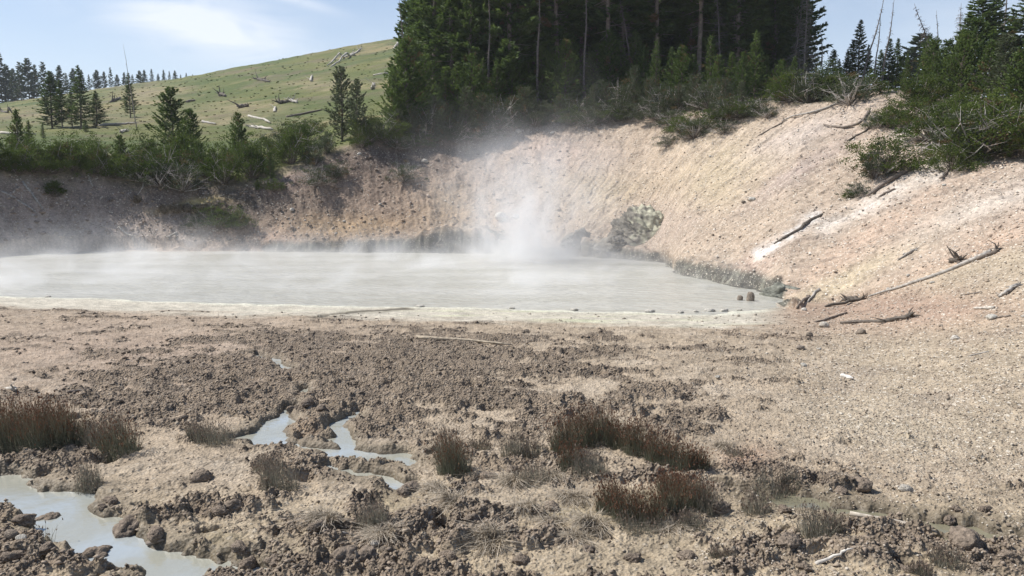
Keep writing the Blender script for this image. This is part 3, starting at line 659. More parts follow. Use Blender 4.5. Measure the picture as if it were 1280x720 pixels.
# skyline conifers, far hill on the left
tops = [(-8,60),(3,64),(11,80),(19,84),(27,76),(37,71),(46,79),(56,76),(66,88),(76,80),(84,90),(93,84),(103,86),(112,92),(122,86),(131,88),(139,83),(147,92),(156,89),(166,92),(175,87),(181,86),(190,85),(198,91),(205,86),(212,88),(219,87),(226,92),(233,90),(241,92)]
for i, (px, top) in enumerate(tops):
    by = np.interp(px, [0, 50, 150, 245], [128, 121, 106, 92]) + 4; d = 208 + 10 * rnd.random() if px < 140 else 221 + 3 * rnd.random()
    x, y, _ = P(px, by, d); z = gz(x, y); zt = P(px, top, d)[2]; s = max(zt - z, 1.2) / 10
    copy_tree(farc[i % 3], (x, y, z - .2), rnd.uniform(0, 6), (s * rnd.uniform(1.0, 1.4), s * rnd.uniform(1.0, 1.4), s), f'{ordn(i+1)} small dark conifer from the left on the far hill skyline', 'conifers along the far skyline')

# meadow trees behind the left rim
for i, (px, by, top, wf, k) in enumerate([(66,161,88,1.1,2),(78,160,100,.9,0),(91,160,112,1.0,3),(102,161,82,1.0,3),(121,157,113,1.5,5)]):
    plant(tall[k], px, by, by - top, 14, ['tallest broad spruce at the left of the clump on the meadow', 'slim spruce hidden behind the broad left spruce of the meadow clump', 'short thin spruce between the two tall ones of the meadow clump', 'tall narrow spruce in the middle of the meadow clump', 'short full spruce at the right end of the meadow clump'][i], 'spruce clump on the meadow', wf * 1.6)
plant(tall[3], 163, 147, 56, 14, 'thin ragged spruce standing alone beside the bare pole trunk', wf=1.5)
plant(snags[3], 172, 163, 108, 12, 'tall bare grey pole trunk on the meadow edge', tilt=(0, R(-5)))
plant(pine[0], 217, 196, 84, 7, 'large dark rounded pine on the rim right of the bare pole', wf=1.6)
plant(pine[0], 240, 200, 62, 7, 'smaller rounded pine against the right side of the large dark pine', wf=1.4)
plant(pine[1], 428, 176, 94, 7, 'tall grey-green bushy tree on the rim below the log pile', wf=1.25)
plant(pine[1], 447, 178, 80, 7, 'narrower bushy tree leaning on the tall grey-green one', wf=1.15)
plant(young[0], 24, 196, 62, 4, 'pointed young fir at the far left of the rim'); plant(young[2], 38, 198, 50, 4, 'slim young fir just right of the pointed one at far left')
plant(young[1], 299, 205, 66, 4, 'lone conical young fir on the rim between pine and bright bush')
plant(young[2], 54, 172, 20, 4, 'tiny fir at the foot of the meadow spruce clump'); plant(young[2], 107, 164, 16, 4, 'low dark sapling under the meadow spruce clump', wf=1.6)

# rim shrubs, left
ls = [(-12,214,52),(6,212,48),(22,218,40),(42,214,46),(60,216,42),(74,210,40),(92,214,46),(108,206,44),(122,216,44),(138,222,46),(152,216,48),(170,222,44),(186,206,36),(204,224,40),(228,214,44),(250,206,44),(262,222,48),(280,228,44),(314,222,48),(330,208,40),(338,224,36),(352,196,42),(366,204,44),(382,192,46),(394,206,40),(408,192,34),(462,178,40),(476,176,44),(452,184,30),(340,238,26),(322,236,22)]
for i, (px, by, hp) in enumerate(ls):
    k = shr[i % 4] if i % 5 else young[1 + 2 * (i % 2)]; ph = 1.5 if i % 5 else 4
    if px in (352, 394, 408): k, ph = shg[1], 1.5
    plant(k, px, by, hp * rnd.uniform(.6, 1.12), ph, f'{ordn(i+1)} green bush from the left along the shaded left rim', 'bushes along the left rim', (1.0 if ph == 1.5 else 1.2) * rnd.uniform(.75, 1.1))
for px, by, hp, k, lab in [(68,245,20,shr[2],'small yellow-green bush alone on the shaded left slope'), (270,283,26,shr[1],'dark bush in the hollow under the dry grass ledge'), (298,286,24,shr[0],'dark bush at the right end of the hollow under the ledge'),
    (245,284,18,shg[2],'scraggly twiggy bush at the left end of the hollow'), (200,232,34,shg[2],'brown dead brush hanging below the rim under the large pine'), (228,238,34,shg[2],'tangled dead brush under the rim right of the hanging roots'), (176,226,34,shg[2],'bleached bare branches hanging from the left rim'),
    (505,226,24,shg[2],'small bare dead shrub on the dark slope beside pale stones'), (420,222,20,shg[1],'grey bush on the bare brown shoulder of the rim'), (395,232,26,shg[2],'dead brush on the dark slope left of the bare shoulder'),
    (385,170,22,shr[3],'low bush at the meadow edge left of the tall bushy tree')]:
    plant(k, px, by, hp, 1.5, lab, wf=1.25)

# tall forest above the crater
pts = []
rf = np.random.default_rng(17)
def outside(px, d): return px < 520 + (d - 46) * .3 or px > 996
tries = 0
while len(pts) < 165 and tries < 6000:
    tries += 1
    px = rf.uniform(500, 1006); d = rf.uniform(50.5, 92) if len(pts) > 50 else rf.uniform(50, 62)
    if outside(px, d): continue
    x, y, _ = P(px, 130, d)
    if all((x - a) ** 2 + (y - b) ** 2 > 1.7 ** 2 for a, b, _ in pts): pts.append((x, y, px))
for i, (x, y, px) in enumerate(pts):
    deep = y > 62
    s = rf.uniform(.8, 1.2) * (1.0 if y < 75 else 1.1)
    k = tall[int(rf.integers(0, 6))]
    if px < 520: s *= .85
    if px > 960: s *= rf.uniform(.62, .9)
    copy_tree(k, (x, y, gz(x, y) - .1), rf.uniform(0, 6), (s * rf.uniform(.95, 1.3), s * rf.uniform(.95, 1.3), s),
        'tall dark conifer deep inside the dense forest above the crater' if deep else 'tall dark conifer in the front ranks of the dense forest', 'deep conifers of the dense forest' if deep else 'front conifers of the dense forest', tilt=(rf.normal(0, .012), rf.normal(0, .012)))
for i, (px, by, hp, k, wf, lab) in enumerate([(508,140,150,tall[3],1.1,'tall spruce forming the left edge of the forest'), (522,146,185,tall[5],1.1,'full dark spruce second from the forest left edge'), (538,148,200,tall[2],1.0,'broad dark spruce third from the forest left edge'),
    (862,120,190,tall[2],1.0,'yellowish-green full spruce in the right part of the forest'), (965,110,150,tall[1],.9,'thin open pine near the forest right edge'),(575,142,170,tall[5],1.0,'full spruce standing forward left of the steam plume'),(628,138,160,tall[3],1.0,'slim spruce standing forward above the plume'),(690,134,175,tall[2],1.0,'broad spruce standing forward in the forest centre'),(765,128,165,tall[5],1.0,'full spruce standing forward right of the forest centre'),(815,124,150,tall[3],1.0,'slim spruce standing forward above the yellow outcrop'),(915,118,150,tall[5],.9,'full spruce standing forward in the right forest'), (982,112,125,tall[4],.9,'thin open pine beside the tall grey snag')]):
    plant(k, px, by, hp, 14, lab, 'edge trees of the dense forest', wf)
for px, by, hp, k, tl, lab in [(1003,122,150,0,0,'large grey snag with many drooping twigs at forest right edge'),(611,125,150,1,0,'pale slender dead trunk in the middle left of the forest'),(672,120,170,1,0,'grey dead trunk amid dark forest left of centre'),(905,110,130,2,-6,'bare branched dead tree leaning inside the right forest'),
    (510,135,140,1,-3,'thin bare snag poking out at the forest left edge'),(990,116,120,2,4,'bare twiggy snag just left of the large grey snag'),(730,118,150,1,0,'grey trunk without needles in the forest centre'),(800,112,120,2,-12,'dead stem leaning left in the forest centre'),
    (1030,108,80,1,-6,'thin leaning dead pole in the gap right of the forest'),(1022,108,58,1,3,'short thin dead pole at the gap beside the forest'),(1073,104,118,1,12,'long dead pole leaning right above the rim bushes'),(1092,96,86,1,2,'faint straight dead pole left of the bare tall one'),(1101,98,104,1,5,'tall bare pole against the open sky'),
    (1188,82,92,2,-24,'bare branched dead tree leaning steeply left against sky'),(1176,80,70,1,-6,'thin dead pole behind the steeply leaning dead tree'),(1196,90,90,0,0,'dead tree with fine bare twigs right of the leaning one'),(1248,100,140,1,0,'straight dark dead trunk among the right hand pines')]:
    plant(snags[k], px, by, hp, 12, lab, 'dead standing trees', .9, tilt=(0.001, R(tl)), depth=(49 if px < 1015 else 50))

# young trees in front of the forest
yl = [(494,172,80,3),(506,170,110,1),(520,172,75,0),(530,166,105,1),(548,170,60,0),(560,165,85,2),(574,162,95,0),(590,160,90,1),(606,158,90,2),(622,156,85,0),(640,152,95,1),(658,150,85,2),(676,150,90,0),(690,146,70,3),(704,144,88,1),(716,142,92,0),(730,142,80,2),(744,138,92,1),(760,138,100,0),(774,136,84,2),(790,136,108,0),(806,136,80,1),(822,136,92,2),(838,136,70,0),(852,136,78,1),(868,134,72,0),(884,132,86,2),(898,134,64,1),(914,130,70,0),(930,132,74,1),(944,130,90,0),(960,128,66,2),(974,128,60,1),(990,124,54,0)]
for i, (px, by, hp, k) in enumerate(yl):
    plant(young[k], px + rnd.uniform(-3, 3), by - rnd.uniform(0, 5), hp * rnd.uniform(.85, 1.1), 4, f'{ordn(i+1)} young green fir from the left fronting the forest', 'young firs fronting the forest', rnd.uniform(.8, 1.15), sink=.05)
gl = [(498,178,44,0),(516,178,40,1),(534,176,48,0),(543,178,60,0),(556,176,50,1),(568,178,34,0),(583,174,66,0),(603,170,52,1),(625,162,46,0),(640,160,40,1),(655,160,50,1),(668,158,40,1),(682,156,32,0),(700,154,36,1),(720,150,34,0),(742,150,46,0),(758,146,40,1),(776,146,50,0),(792,142,60,0),(812,142,44,1),(830,142,40,0),(848,140,34,1),(868,140,46,1),(888,138,40,0),(906,138,40,1),(926,136,36,0)]
for i, (px, by, hp, k) in enumerate(gl):
    gg = i % 3 == 2
    plant((shg if gg else greyc)[k], px, by, hp * (.8 if gg else 1), 1.5 if gg else 3, f'{ordn(i+1)} grey-green juniper from the left along the central rim', 'junipers along the central rim', 1.15)
ms = [(496,186,16,2),(520,184,18,0),(610,172,18,2),(702,152,16,2),(715,156,20,0),(735,158,18,2),(752,152,20,1),(772,150,22,0),(795,146,18,2),(822,150,24,1),(840,158,22,2),(852,168,22,0),(868,172,24,2),(884,160,24,0),(905,166,18,2),(912,150,26,1),(930,146,22,0),(950,142,20,2),(835,182,16,2),(958,148,16,2)]
for i, (px, by, hp, k) in enumerate(ms):
    plant([shr[1], shg[0], shg[2]][k], px, by, hp, 1.5, f'{ordn(i+1)} straggly low bush from the left spilling over the central rim', 'straggly bushes on the rim lip', 1.6)

# right rim
rr_ = [(1010,128,40,'g',1,1.2,'grey-green rounded bush at the left end of the right rim'),(992,126,34,'s',1,1.2,'olive bush below the large grey snag'),(1028,122,36,'s',0,1.3,'green bush beside the grey-green rounded bush'),(1044,122,30,'s',3,1.2,'bright green bush behind the grey twiggy bush'),(1062,131,36,'g',2,1.3,'grey twiggy bush on the right rim crest'),(1076,122,30,'s',1,1.2,'yellow-green bush right of the grey twiggy one'),(1092,112,32,'s',3,1.3,'broad bright green bush at the rim saddle'),(1108,106,28,'s',0,1.2,'green bush behind the bare saddle'),
 (1132,116,50,'y',2,.8,'small thin fir standing on the bare saddle'),(1148,112,50,'y',1,1.0,'green fir right of the bare saddle'),(1128,98,44,'p',1,1.3,'fir behind the bare saddle'),(1160,128,34,'s',2,1.2,'reddish-tipped green bush right of the bare saddle'),(1164,118,66,'y',3,1.0,'bushy young pine under the leaning dead tree'),(1182,124,72,'p',0,1.5,'full young pine under the leaning dead tree, right one'),(1200,132,86,'y',3,1.0,'large young pine beneath the twiggy dead tree'),(1216,130,104,'p',0,1.2,'tallest young pine of the right rim thicket'),(1234,136,88,'y',0,1.2,'full green pine right of the tallest one'),(1252,140,96,'p',1,1.4,'wide green pine second from the right edge'),(1270,148,86,'y',1,1.2,'wide green pine at the right edge of the picture'),(1290,150,100,'y',3,1.2,'pine just cut by the right edge'),
 (1096,160,20,'g',2,1.5,'low straggly bush beside the curved grey driftwood'),(1112,158,26,'s',1,1.4,'low green bush on the upper right slope'),(1132,154,30,'s',3,1.3,'spreading green bush above the dark round one'),(1142,132,34,'s',0,1.0,'upright bush above the spreading bush'),(1166,176,46,'s',1,1.15,'dark round green bush on the upper right slope'),(1186,158,36,'s',3,1.1,'green bush behind the dark round bush'),(1204,164,40,'s',0,1.2,'green bush above the big twiggy juniper'),
 (1112,214,44,'s',3,1.25,'sprawling green juniper on the open right slope'),(1094,222,38,'g',1,.9,'thin leaning grey juniper left of the sprawling one'),(1072,246,20,'g',2,1.3,'small sparse bush lowest on the right slope'),(1062,248,14,'s',2,1.2,'tiny bush at the foot of the small sparse one'),(1222,196,62,'g',2,1.5,'big juniper with bare grey inner branches'),(1240,190,66,'s',1,1.2,'green crown behind the bare grey inner branches'),(1212,186,54,'s',0,1.1,'green bush left behind the big juniper'),(1190,214,34,'s',3,1.1,'low green bush at the left foot of the big juniper'),(1204,206,30,'s',2,1.2,'bush between the low green one and the big juniper'),(1258,188,40,'s',0,1.2,'bright bush right of the big juniper'),(1276,198,30,'s',3,1.1,'low spreading bush at the right picture edge'),(1296,190,50,'s',1,1.2,'bush cut by the right picture edge'),(1268,166,34,'s',2,1.1,'bush below the upright driftwood stump'),(1244,168,34,'s',1,1.1,'bush left of the driftwood stump')]
for px, by, hp, k, q, wf, lab in rr_:
    pr, ph = {'g': (shg[q % 3], 1.5), 's': (shr[q], 1.5), 'y': (young[q], 4), 'p': (pine[q % 2], 7)}[k]
    plant(pr, px, by, hp, ph, lab, 'shrubs and pines of the right rim', wf)
for px, by, hp, k, wf, lab, dp in [(1040,110,50,tall[4],1.1,'open crowned pine at the left of the sky gap',54),(1064,108,60,tall[1],1.0,'thin-crowned pine behind the leaning pole',57),(1110,104,58,tall[0],1.0,'ragged pine just right of the bare tall pole',60),(1158,106,66,tall[4],1.1,'ragged pine before the pale rounded conifer',58),(1170,104,50,tall[1],1.0,'open pine at the foot of the leaning dead tree',56),(1058,108,48,tall[3],1.0,'thin spruce left in the gap above the right rim',56),(1072,106,84,tall[0],.9,'ragged pine with open crown in the sky gap',56),(1048,108,36,tall[5],1.0,'small dark spruce at the left of the sky gap',58),(1084,104,50,tall[5],1.0,'dark spruce behind the long leaning pole',60),(1120,100,54,tall[5],1.1,'spruce right of the bare tall pole',62),(1100,100,40,tall[2],1.1,'short broad spruce under the bare tall pole',64),(1133,104,42,farc[0],1.2,'pale distant conifer behind the small saddle fir',90),(1147,104,64,farc[2],1.3,'pale rounded distant conifer against the sky',95),(1032,112,28,tall[5],1.2,'low spruce between the two thin poles',60),(1019,112,34,tall[5],1.1,'low spruce beside the large grey snag',60),(1222,110,124,tall[4],1.5,'tall pine with bare lower trunk and dark crown, right side',46),(1200,100,62,tall[2],1.2,'dark spruce behind the right thicket',55),(1262,110,100,tall[1],1.2,'dark pine behind the right thicket near straight trunk',48),(1278,118,140,tall[0],1.4,'tall dark pine at the right picture edge',46),(1180,100,40,tall[2],1.2,'dark spruce beneath the leaning dead tree',58),(1206,104,92,tall[0],1.1,'ragged open pine left of the tall bare-trunked pine',50),(1238,108,116,tall[4],1.2,'open crowned pine between two tall pines at the right',52),(1292,120,130,tall[1],1.3,'pine crown cut by the right picture edge',46),(1240,106,70,tall[3],1.3,'dark spruce in the middle of the right thicket',50)]:
    plant(k, px, by, hp, 10 if k in farc else 14, lab, 'conifers behind the right rim', wf * 1.5, depth=dp)

# ------------------------------------------------------------------ logs and driftwood
def log(pts, r, name, label, cat='log', col=(.25, .21, .175), stubs=3, seed=0, group=None, lift=.4, roots=0, pixel=True):
    rg = np.random.default_rng(seed + int(abs(pts[0][0]) * 7 + abs(pts[0][1]))); b = MB(); g = []
    for a in (np.linspace(0, 1, 9)):
        q = a * (len(pts) - 1); i = min(int(q), len(pts) - 2); t = q - i; g.append((pts[i][0] * (1 - t) + pts[i+1][0] * t, pts[i][1] * (1 - t) + pts[i+1][1] * t))
    W = ground([p[0] for p in g], [p[1] for p in g]); c0 = W[0].copy(); W = W + rg.normal(0, r * .35, W.shape); W[:, 2] += r * lift
    if r < .06 and c0[1] < 20:
        k = np.polyfit(np.arange(9), W[:, 2], 1); q = np.polyval(k, np.arange(9)); W[:, 2] = .15 * W[:, 2] + .85 * (q + .5 * max(0, (W[:, 2] - q).max()))
    for k in range(2): W[1:-1, 2] = np.maximum(W[1:-1, 2], (W[:-2, 2] + W[2:, 2]) / 2)
    W -= c0; rad = r * (1.1 - .45 * np.linspace(0, 1, 9)) * rg.uniform(.88, 1.12, 9); rad[-1] *= .6
    b.tube(W, rad, 8, np.array(col)); s = MB(); has = False; ln = np.linalg.norm(W[-1] - W[0])
    for k in range(stubs):
        i = rg.integers(1, 8); d = rg.normal(0, 1, 3); d[2] = abs(d[2]) * .6; d /= np.linalg.norm(d); l = min(rg.uniform(2, 7) * r, .3 * ln)
        s.tube([W[i], W[i] + d * l * .6, W[i] + d * l + rg.normal(0, .1 * l, 3)], [rad[i] * .35, rad[i] * .22, rad[i] * .08], 5, np.array(col) * 1.05, False); has = True
    for k in range(roots):
        d = (W[0] - W[1]); d = d / (np.linalg.norm(d) + 1e-6) * .5 + rg.normal(0, .8, 3); d[2] = abs(d[2]) * .8; d /= np.linalg.norm(d); l = rg.uniform(2.5, 6) * r
        s.tube([W[0], W[0] + d * l * .5, W[0] + d * l + rg.normal(0, .25 * l, 3)], [rad[0] * .6, rad[0] * .3, rad[0] * .08], 5, np.array(col) * .9, False); has = True
    o = obj(name, b.mesh(name, M['wood'], True), loc=c0)
    if has: obj('branch_stubs', s.mesh('branch_stubs', M['wood']), o)
    return tag(o, label, cat, group)
G1 = (.36, .33, .29); G2 = (.20, .165, .135); G3 = (.46, .42, .36); G4 = (.13, .11, .09)
LG = [([(520,425),(575,428),(638,434)],.032,'driftwood_log','long pale weathered log lying flat in the middle of the mud',(.36,.3,.22),0,0),
 ([(1030,268),(968,306)],.055,'fallen_branch','dark straight branch along the white streak on the right slope',G4,3,0),
 ([(1142,212),(1112,230),(1083,249)],.075,'fallen_log','stout grey-brown log below the sprawling juniper',G2,1,0),
 ([(1120,236),(1098,247)],.035,'fallen_branch','thin stick parallel below the stout grey-brown log',G2,0,0),
 ([(1052,128),(1020,141),(980,151)],.05,'fallen_branch','long thin grey branch trailing down from the rim crest',G1,2,0),
 ([(984,152),(962,162),(944,174)],.03,'fallen_branch','dark thin stick left below the trailing grey branch',G2,1,0),
 ([(1086,140),(1076,158),(1050,163),(1028,158)],.05,'driftwood_log','curved grey driftwood with a root knob on the upper slope',G2,3,5),
 ([(1095,157),(1075,168),(1058,178)],.04,'fallen_branch','dark branch under the curved driftwood',G4,4,0),
 ([(1240,318),(1165,347),(1085,373)],.05,'fallen_log','longest grey log, following the crease of the right bank',G1,6,0),
 ([(1245,316),(1225,324),(1195,330)],.05,'driftwood_log','splintered root mass at the upper end of the longest log',G2,5,7),
 ([(1200,326),(1186,330)],.07,'driftwood_stump','dark knotted stump beside the splintered root mass',G4,4,6),
 ([(1078,372),(1056,382),(1030,384)],.045,'driftwood_log','dark forked driftwood at the lower end of the longest log',G4,4,6),
 ([(1060,374),(1072,376)],.08,'driftwood_stump','round dark burnt stump at the lower end of the longest log',G4,2,4),
 ([(1138,398),(1110,402),(1050,405)],.05,'driftwood_log','blackened driftwood heap right of the pool tip',G4,5,4),
 ([(1058,392),(1028,402),(1018,403)],.025,'fallen_branch','dark thin stick between the two driftwood heaps',G2,0,0),
 ([(1012,372),(996,384)],.04,'fallen_branch','short dark branch beside the pool tip',G2,1,0),
 ([(1024,365),(1008,378)],.035,'fallen_branch','short grey stake leaning at the pool tip',G1,0,0),
 ([(1145,312),(1122,326)],.03,'dead_shrub','small dry twig cluster on the bare right slope',G1,6,4),
 ([(1242,386),(1216,386)],.03,'fallen_branch','pale bleached stick beside the white boulder',G3,0,0),
 ([(1262,396),(1246,398)],.02,'fallen_branch','dark stick touching the white boulder on the right',G2,0,0),
 ([(1270,358),(1258,368),(1248,372)],.04,'driftwood_log','grey tangled driftwood at the right picture edge',G1,5,5),
 ([(1226,366),(1200,370)],.02,'fallen_branch','thin dark twig above the bleached stick',G2,0,0),
 ([(1235,440),(1210,446)],.012,'fallen_branch','thin twig on the gravel far right',G1,0,0),
 ([(1052,470),(1066,476)],.03,'wood_splinter','white wood splinter alone on the gravel',(.6,.56,.5),0,0),
 ([(1062,651),(1120,660),(1172,670)],.018,'fallen_branch','long bleached stick along the edge of the right puddle',(.42,.37,.3),1,0),
 ([(1018,706),(1066,703)],.014,'fallen_branch','short white stick at the bottom right',(.5,.46,.4),0,0),
 ([(84,494),(118,489)],.02,'fallen_branch','thin stick behind the big left rush clump',G2,0,0),
 ([(18,492),(8,488)],.03,'fallen_branch','short bleached bone-like stick at the left edge',G3,2,2),
 ([(184,682),(206,678)],.014,'fallen_branch','small dark stick in the left stream',G2,0,0),
 ([(408,676),(436,673)],.015,'fallen_branch','small grey stick near the bottom centre left',G1,0,0),
 ([(28,228),(44,250),(56,264)],.05,'fallen_log','bare pole lying down the shaded left slope',G1,2,0),
 ([(2,240),(22,250),(46,268)],.05,'fallen_log','lower bare pole crossing the shaded left slope',G1,3,0),
 ([(148,284),(158,294),(168,303)],.05,'fallen_branch','broken branch low on the shaded left slope',G3,3,2),
 ([(222,290),(208,298)],.04,'fallen_branch','short pale branch above the pool on the left slope',G3,0,0),
 ([(110,217),(116,234)],.04,'fallen_branch','pale root hanging from the left rim',G3,2,0),
 ([(184,212),(178,238),(172,244)],.03,'hanging_root','bleached forked root hanging under the left rim',G3,4,3),
 ([(158,210),(176,228)],.03,'hanging_root','curved root left of the bleached forked one',G3,3,0),
 ([(480,171),(506,167)],.05,'fallen_log','pale log on the rim left of the forest',G3,0,0),
 ([(804,130),(809,145)],.05,'bleached_stump','white twisted stump on the central rim',(.62,.58,.53),3,2),
 ([(866,128),(880,124)],.04,'fallen_log','small pale log among the central rim bushes',G3,0,0),
 ([(922,120),(948,128)],.04,'fallen_log','pale log end beside the right forest edge',G3,0,0),
 ([(905,165),(925,148)],.03,'fallen_branch','dark bare stick on the rim below the straggly bushes',G2,2,0),
 ([(1120,116),(1098,118)],.06,'fallen_log','bleached log lying on the bare saddle',G3,0,0),
 ([(1152,128),(1136,130)],.07,'fallen_log','grey log under the fir of the saddle',G3,1,0),
 ([(1226,132),(1222,112)],.06,'driftwood_stump','broken upright grey stump among right rim shrubs',G1,2,0),
 ([(1208,130),(1222,112)],.05,'fallen_branch','branch leaning on the broken upright stump',G1,0,0),
 ([(1246,130),(1253,116)],.05,'driftwood_stump','smaller broken stump near the right edge',G1,1,0),
 ([(1175,226),(1190,212)],.04,'fallen_branch','dark stick under the low green bush on the right',G2,1,0),
 ([(1238,194),(1224,208)],.05,'fallen_branch','thick stick below the big juniper',G1,0,0),
 ([(311,146),(326,149),(338,155)],0.136,'fallen_log','upper pale curved log on the meadow',G3,1,0),([(313,159),(342,163)],0.136,'fallen_log','lower pale log with a root end on the meadow',G3,1,3),
 ([(357,147),(380,143),(403,138)],0.136,'fallen_log','long grey log left of the tall bushy tree',G2,1,0),([(450,64),(430,72),(409,82)],0.217,'fallen_log','silver fallen tree with branches high on the hill',G3,14,8),
 ([(446,66),(428,76),(412,84)],0.186,'fallen_log','second silver trunk beneath the fallen tree on the hill',G3,10,4),([(500,52),(492,62)],0.248,'fallen_log','silver root mass at the hilltop beside the forest',G3,10,8),
 ([(323,100),(336,103)],0.248,'meadow_stump','dark branching stump highest on the hill',G4,8,8),([(276,120),(282,121)],0.248,'meadow_stump','small dark stump on the left part of the hill',G4,4,7),([(350,130),(362,128)],0.217,'meadow_stump','dark uprooted stump in the middle of the hill',G4,5,7),
 ([(362,127),(372,129)],0.186,'meadow_stump','grey stump right of the dark uprooted one',G1,3,6),([(300,135),(312,133)],0.248,'meadow_stump','dark lying stump above the pale logs',G2,2,4),([(389,102),(390,96)],0.186,'meadow_stump','upright white snag on the hill',G3,3,0),
 ([(343,140),(344,134)],0.155,'meadow_stump','small white stub above the pale logs',G3,1,0),([(465,112),(468,104)],0.186,'meadow_stump','white branching stump right of the tall bushy tree',G3,6,4),([(468,94),(486,92)],0.155,'fallen_log','grey log on the hill near the forest',G1,1,0),
 ([(252,153),(270,156)],0.124,'fallen_log','grey log right of the large rounded pine',G1,0,0),([(124,158),(150,156),(172,155)],0.124,'fallen_log','long grey log between meadow clump and bare pole',G1,1,0),([(0,167),(24,169),(46,168)],0.112,'fallen_log','pale log at the far left of the meadow',G3,1,0),
 ([(150,166),(160,164)],0.124,'fallen_log','pale tangled log left of the bare pole foot',G3,5,3),([(2,140),(14,142)],0.217,'fallen_log','dark log on the far left hillside',G4,3,3),([(140,128),(150,124)],0.248,'fallen_log','dark log on the straw patch of the hill',G4,3,3),
 ([(232,128),(244,126)],0.155,'fallen_log','small grey log below the skyline trees',G2,1,0)]
for i, (p, r, nm, lab, c, st, ro) in enumerate(LG):
    cat = 'stump' if 'stump' in nm else 'shrub' if 'shrub' in nm else 'root' if 'root' in nm else 'branch' if 'branch' in nm or 'splinter' in nm else 'log'
    log(p, r, nm, lab, cat, c, st, i, 'fallen wood', .5, ro)

# ------------------------------------------------------------------ rocks
def rock_mesh(name, seed, sub=3, rough=.35, sq=(1, 1, .7), col=(.3, .27, .23), craggy=False, yellow=False):
    bm = bmesh.new(); bmesh.ops.create_icosphere(bm, subdivisions=sub, radius=1); V = np.array([v.co[:] for v in bm.verts]); Fc = np.array([[v.index for v in f.verts] for f in bm.faces]); bm.free()
    rg = np.random.default_rng(seed); o = rg.uniform(0, 50, 3); d = 1 + rough * perlin3(V * 1.1 + o, seed) + rough * .5 * perlin3(V * 2.7 + o, seed + 3)
    if craggy: d += rough * .45 * np.abs(perlin3(V * 5 + o, seed + 5)) * -1 + rough * .3 * perlin3(V * 11 + o, seed + 6)
    for k in range(7):
        n = rg.normal(0, 1, 3); n /= np.linalg.norm(n); h = rg.uniform(.72, .95); t = (V * d[:, None]) @ n; d = np.where(t > h, d * (h / np.maximum(t, 1e-3)) ** .85, d)
    V2 = V * d[:, None] * np.array(sq); n = perlin3(V * 2 + o, seed + 9)
    c = np.array(col)[None] * (1 + .35 * n[:, None])
    if yellow: c = mixc(c, (.44, .42, .31), sst(-.25, .4, perlin3(V * 6 + o, seed + 2) * .9 + V[:, 0] * 1.1 + .22) * .9)
    return mk_mesh(name, V2, Fc, np.clip(c, .02, .8), False, M['rock'])
protoR = [rock_mesh('stone', 100 + k, 3, .3, (1, rnd.uniform(.7, 1), rnd.uniform(.45, .75)), col) for k, col in enumerate([(.42,.38,.32),(.5,.46,.4),(.30,.25,.2),(.22,.18,.14),(.38,.32,.25),(.47,.44,.38)])]
protoC = [rock_mesh('mud_clod', 120 + k, 4, .42, (1, .8, .6), (.20, .158, .12), True) for k in range(5)]
def stone(px, py, wpx, k, label, cat='stone', name='stone', group=None, sink=.25, clod=False, hf=1.0):
    x, y, z = ground(px, py)[0]; s = wpx / 2 * y / F * (.72 if py < 390 else .85 if not clod else 1); me = (protoC if clod else protoR)[k]
    o = obj(name, me, None, (x, y, z + s * (.5 - sink) * hf)); o.scale = (s, s, s * hf); o.rotation_euler = (rnd.uniform(-.2, .2), rnd.uniform(-.2, .2), rnd.uniform(0, 6.28)); return tag(o, label, cat, group)
for a in [(1240,398,17,5,'white rounded boulder on the right bank'),(1194,424,15,1,'grey-white stone below the white boulder'),(940,250,14,5,'white stone with a brown neighbour on the right slope'),(929,255,8,3,'brown stone touching the white one on the right slope'),(626,274,26,1,'wide pale flat slab above the dark far bank ledge'),(645,272,14,1,'smaller pale slab right of the wide one'),
 (531,203,14,0,'pale stone cluster top on the dark slope'),(524,208,10,2,'brown stone beside the pale stones on the dark slope'),(365,263,10,1,'pale stone at the left of the ochre slope'),(430,277,7,5,'white pebble in the middle of the ochre slope'),(475,256,7,5,'white pebble upper right on the ochre slope'),(420,292,6,5,'lowest white pebble on the ochre slope'),
 (449,193,9,1,'pale stone on the bare brown shoulder'),(647,165,8,5,'white stone just below the central rim'),(648,166,14,0,'flat stone pair just below the central rim'),(690,166,9,1,'stone below the rim above the plume'),(1076,417,16,3,'dark brown stone right of the pool tip'),(1012,421,12,3,'small dark stone left of the dark brown one'),
 (1030,409,17,0,'grey rounded stone beside the blackened driftwood'),(1005,388,12,1,'pale stone on the debris by the pool tip'),(1000,438,14,2,'grey flat stone on the right flat'),(1024,437,8,5,'white flat stone beside the grey flat one'),(1005,458,11,5,'white stone alone on the right flat'),(866,478,10,5,'white stone at the edge of the dark clods'),(897,474,9,5,'small white stone right of the dark clods'),
 (1131,617,22,0,'grey flat stone above the right puddle'),(1278,676,20,5,'white stone at the bottom right edge'),(468,684,18,1,'round grey stone near the bottom centre left'),(480,690,16,3,'dark stone touching the round grey one'),(28,688,18,5,'white stone at the bottom left'),(16,684,24,3,'dark stone left of the bottom left white one'),(252,597,24,0,'pale slab tilted over a dark hole'),
 (955,322,6,5,'white chip at the foot of the white streak'),(1135,345,8,1,'pale stone along the longest log'),(1165,354,9,5,'white stone beside the longest log'),(1110,362,8,1,'stone left along the longest log'),(1280,396,9,1,'pale stone at right picture edge'),(800,300,7,1,'stone left of the yellow outcrop'),(1243,228,9,5,'white stone high on the right slope'),
 (1180,232,8,5,'white stone below the low green bush'),(1065,262,6,5,'white chip below the small sparse bush'),(1176,408,7,2,'small stone left of the grey-white one'),(888,196,6,5,'white chip on the upper central slope'),(735,255,6,1,'chip on the slope beside the plume')]:
    stone(*a[:5], group='loose stones')
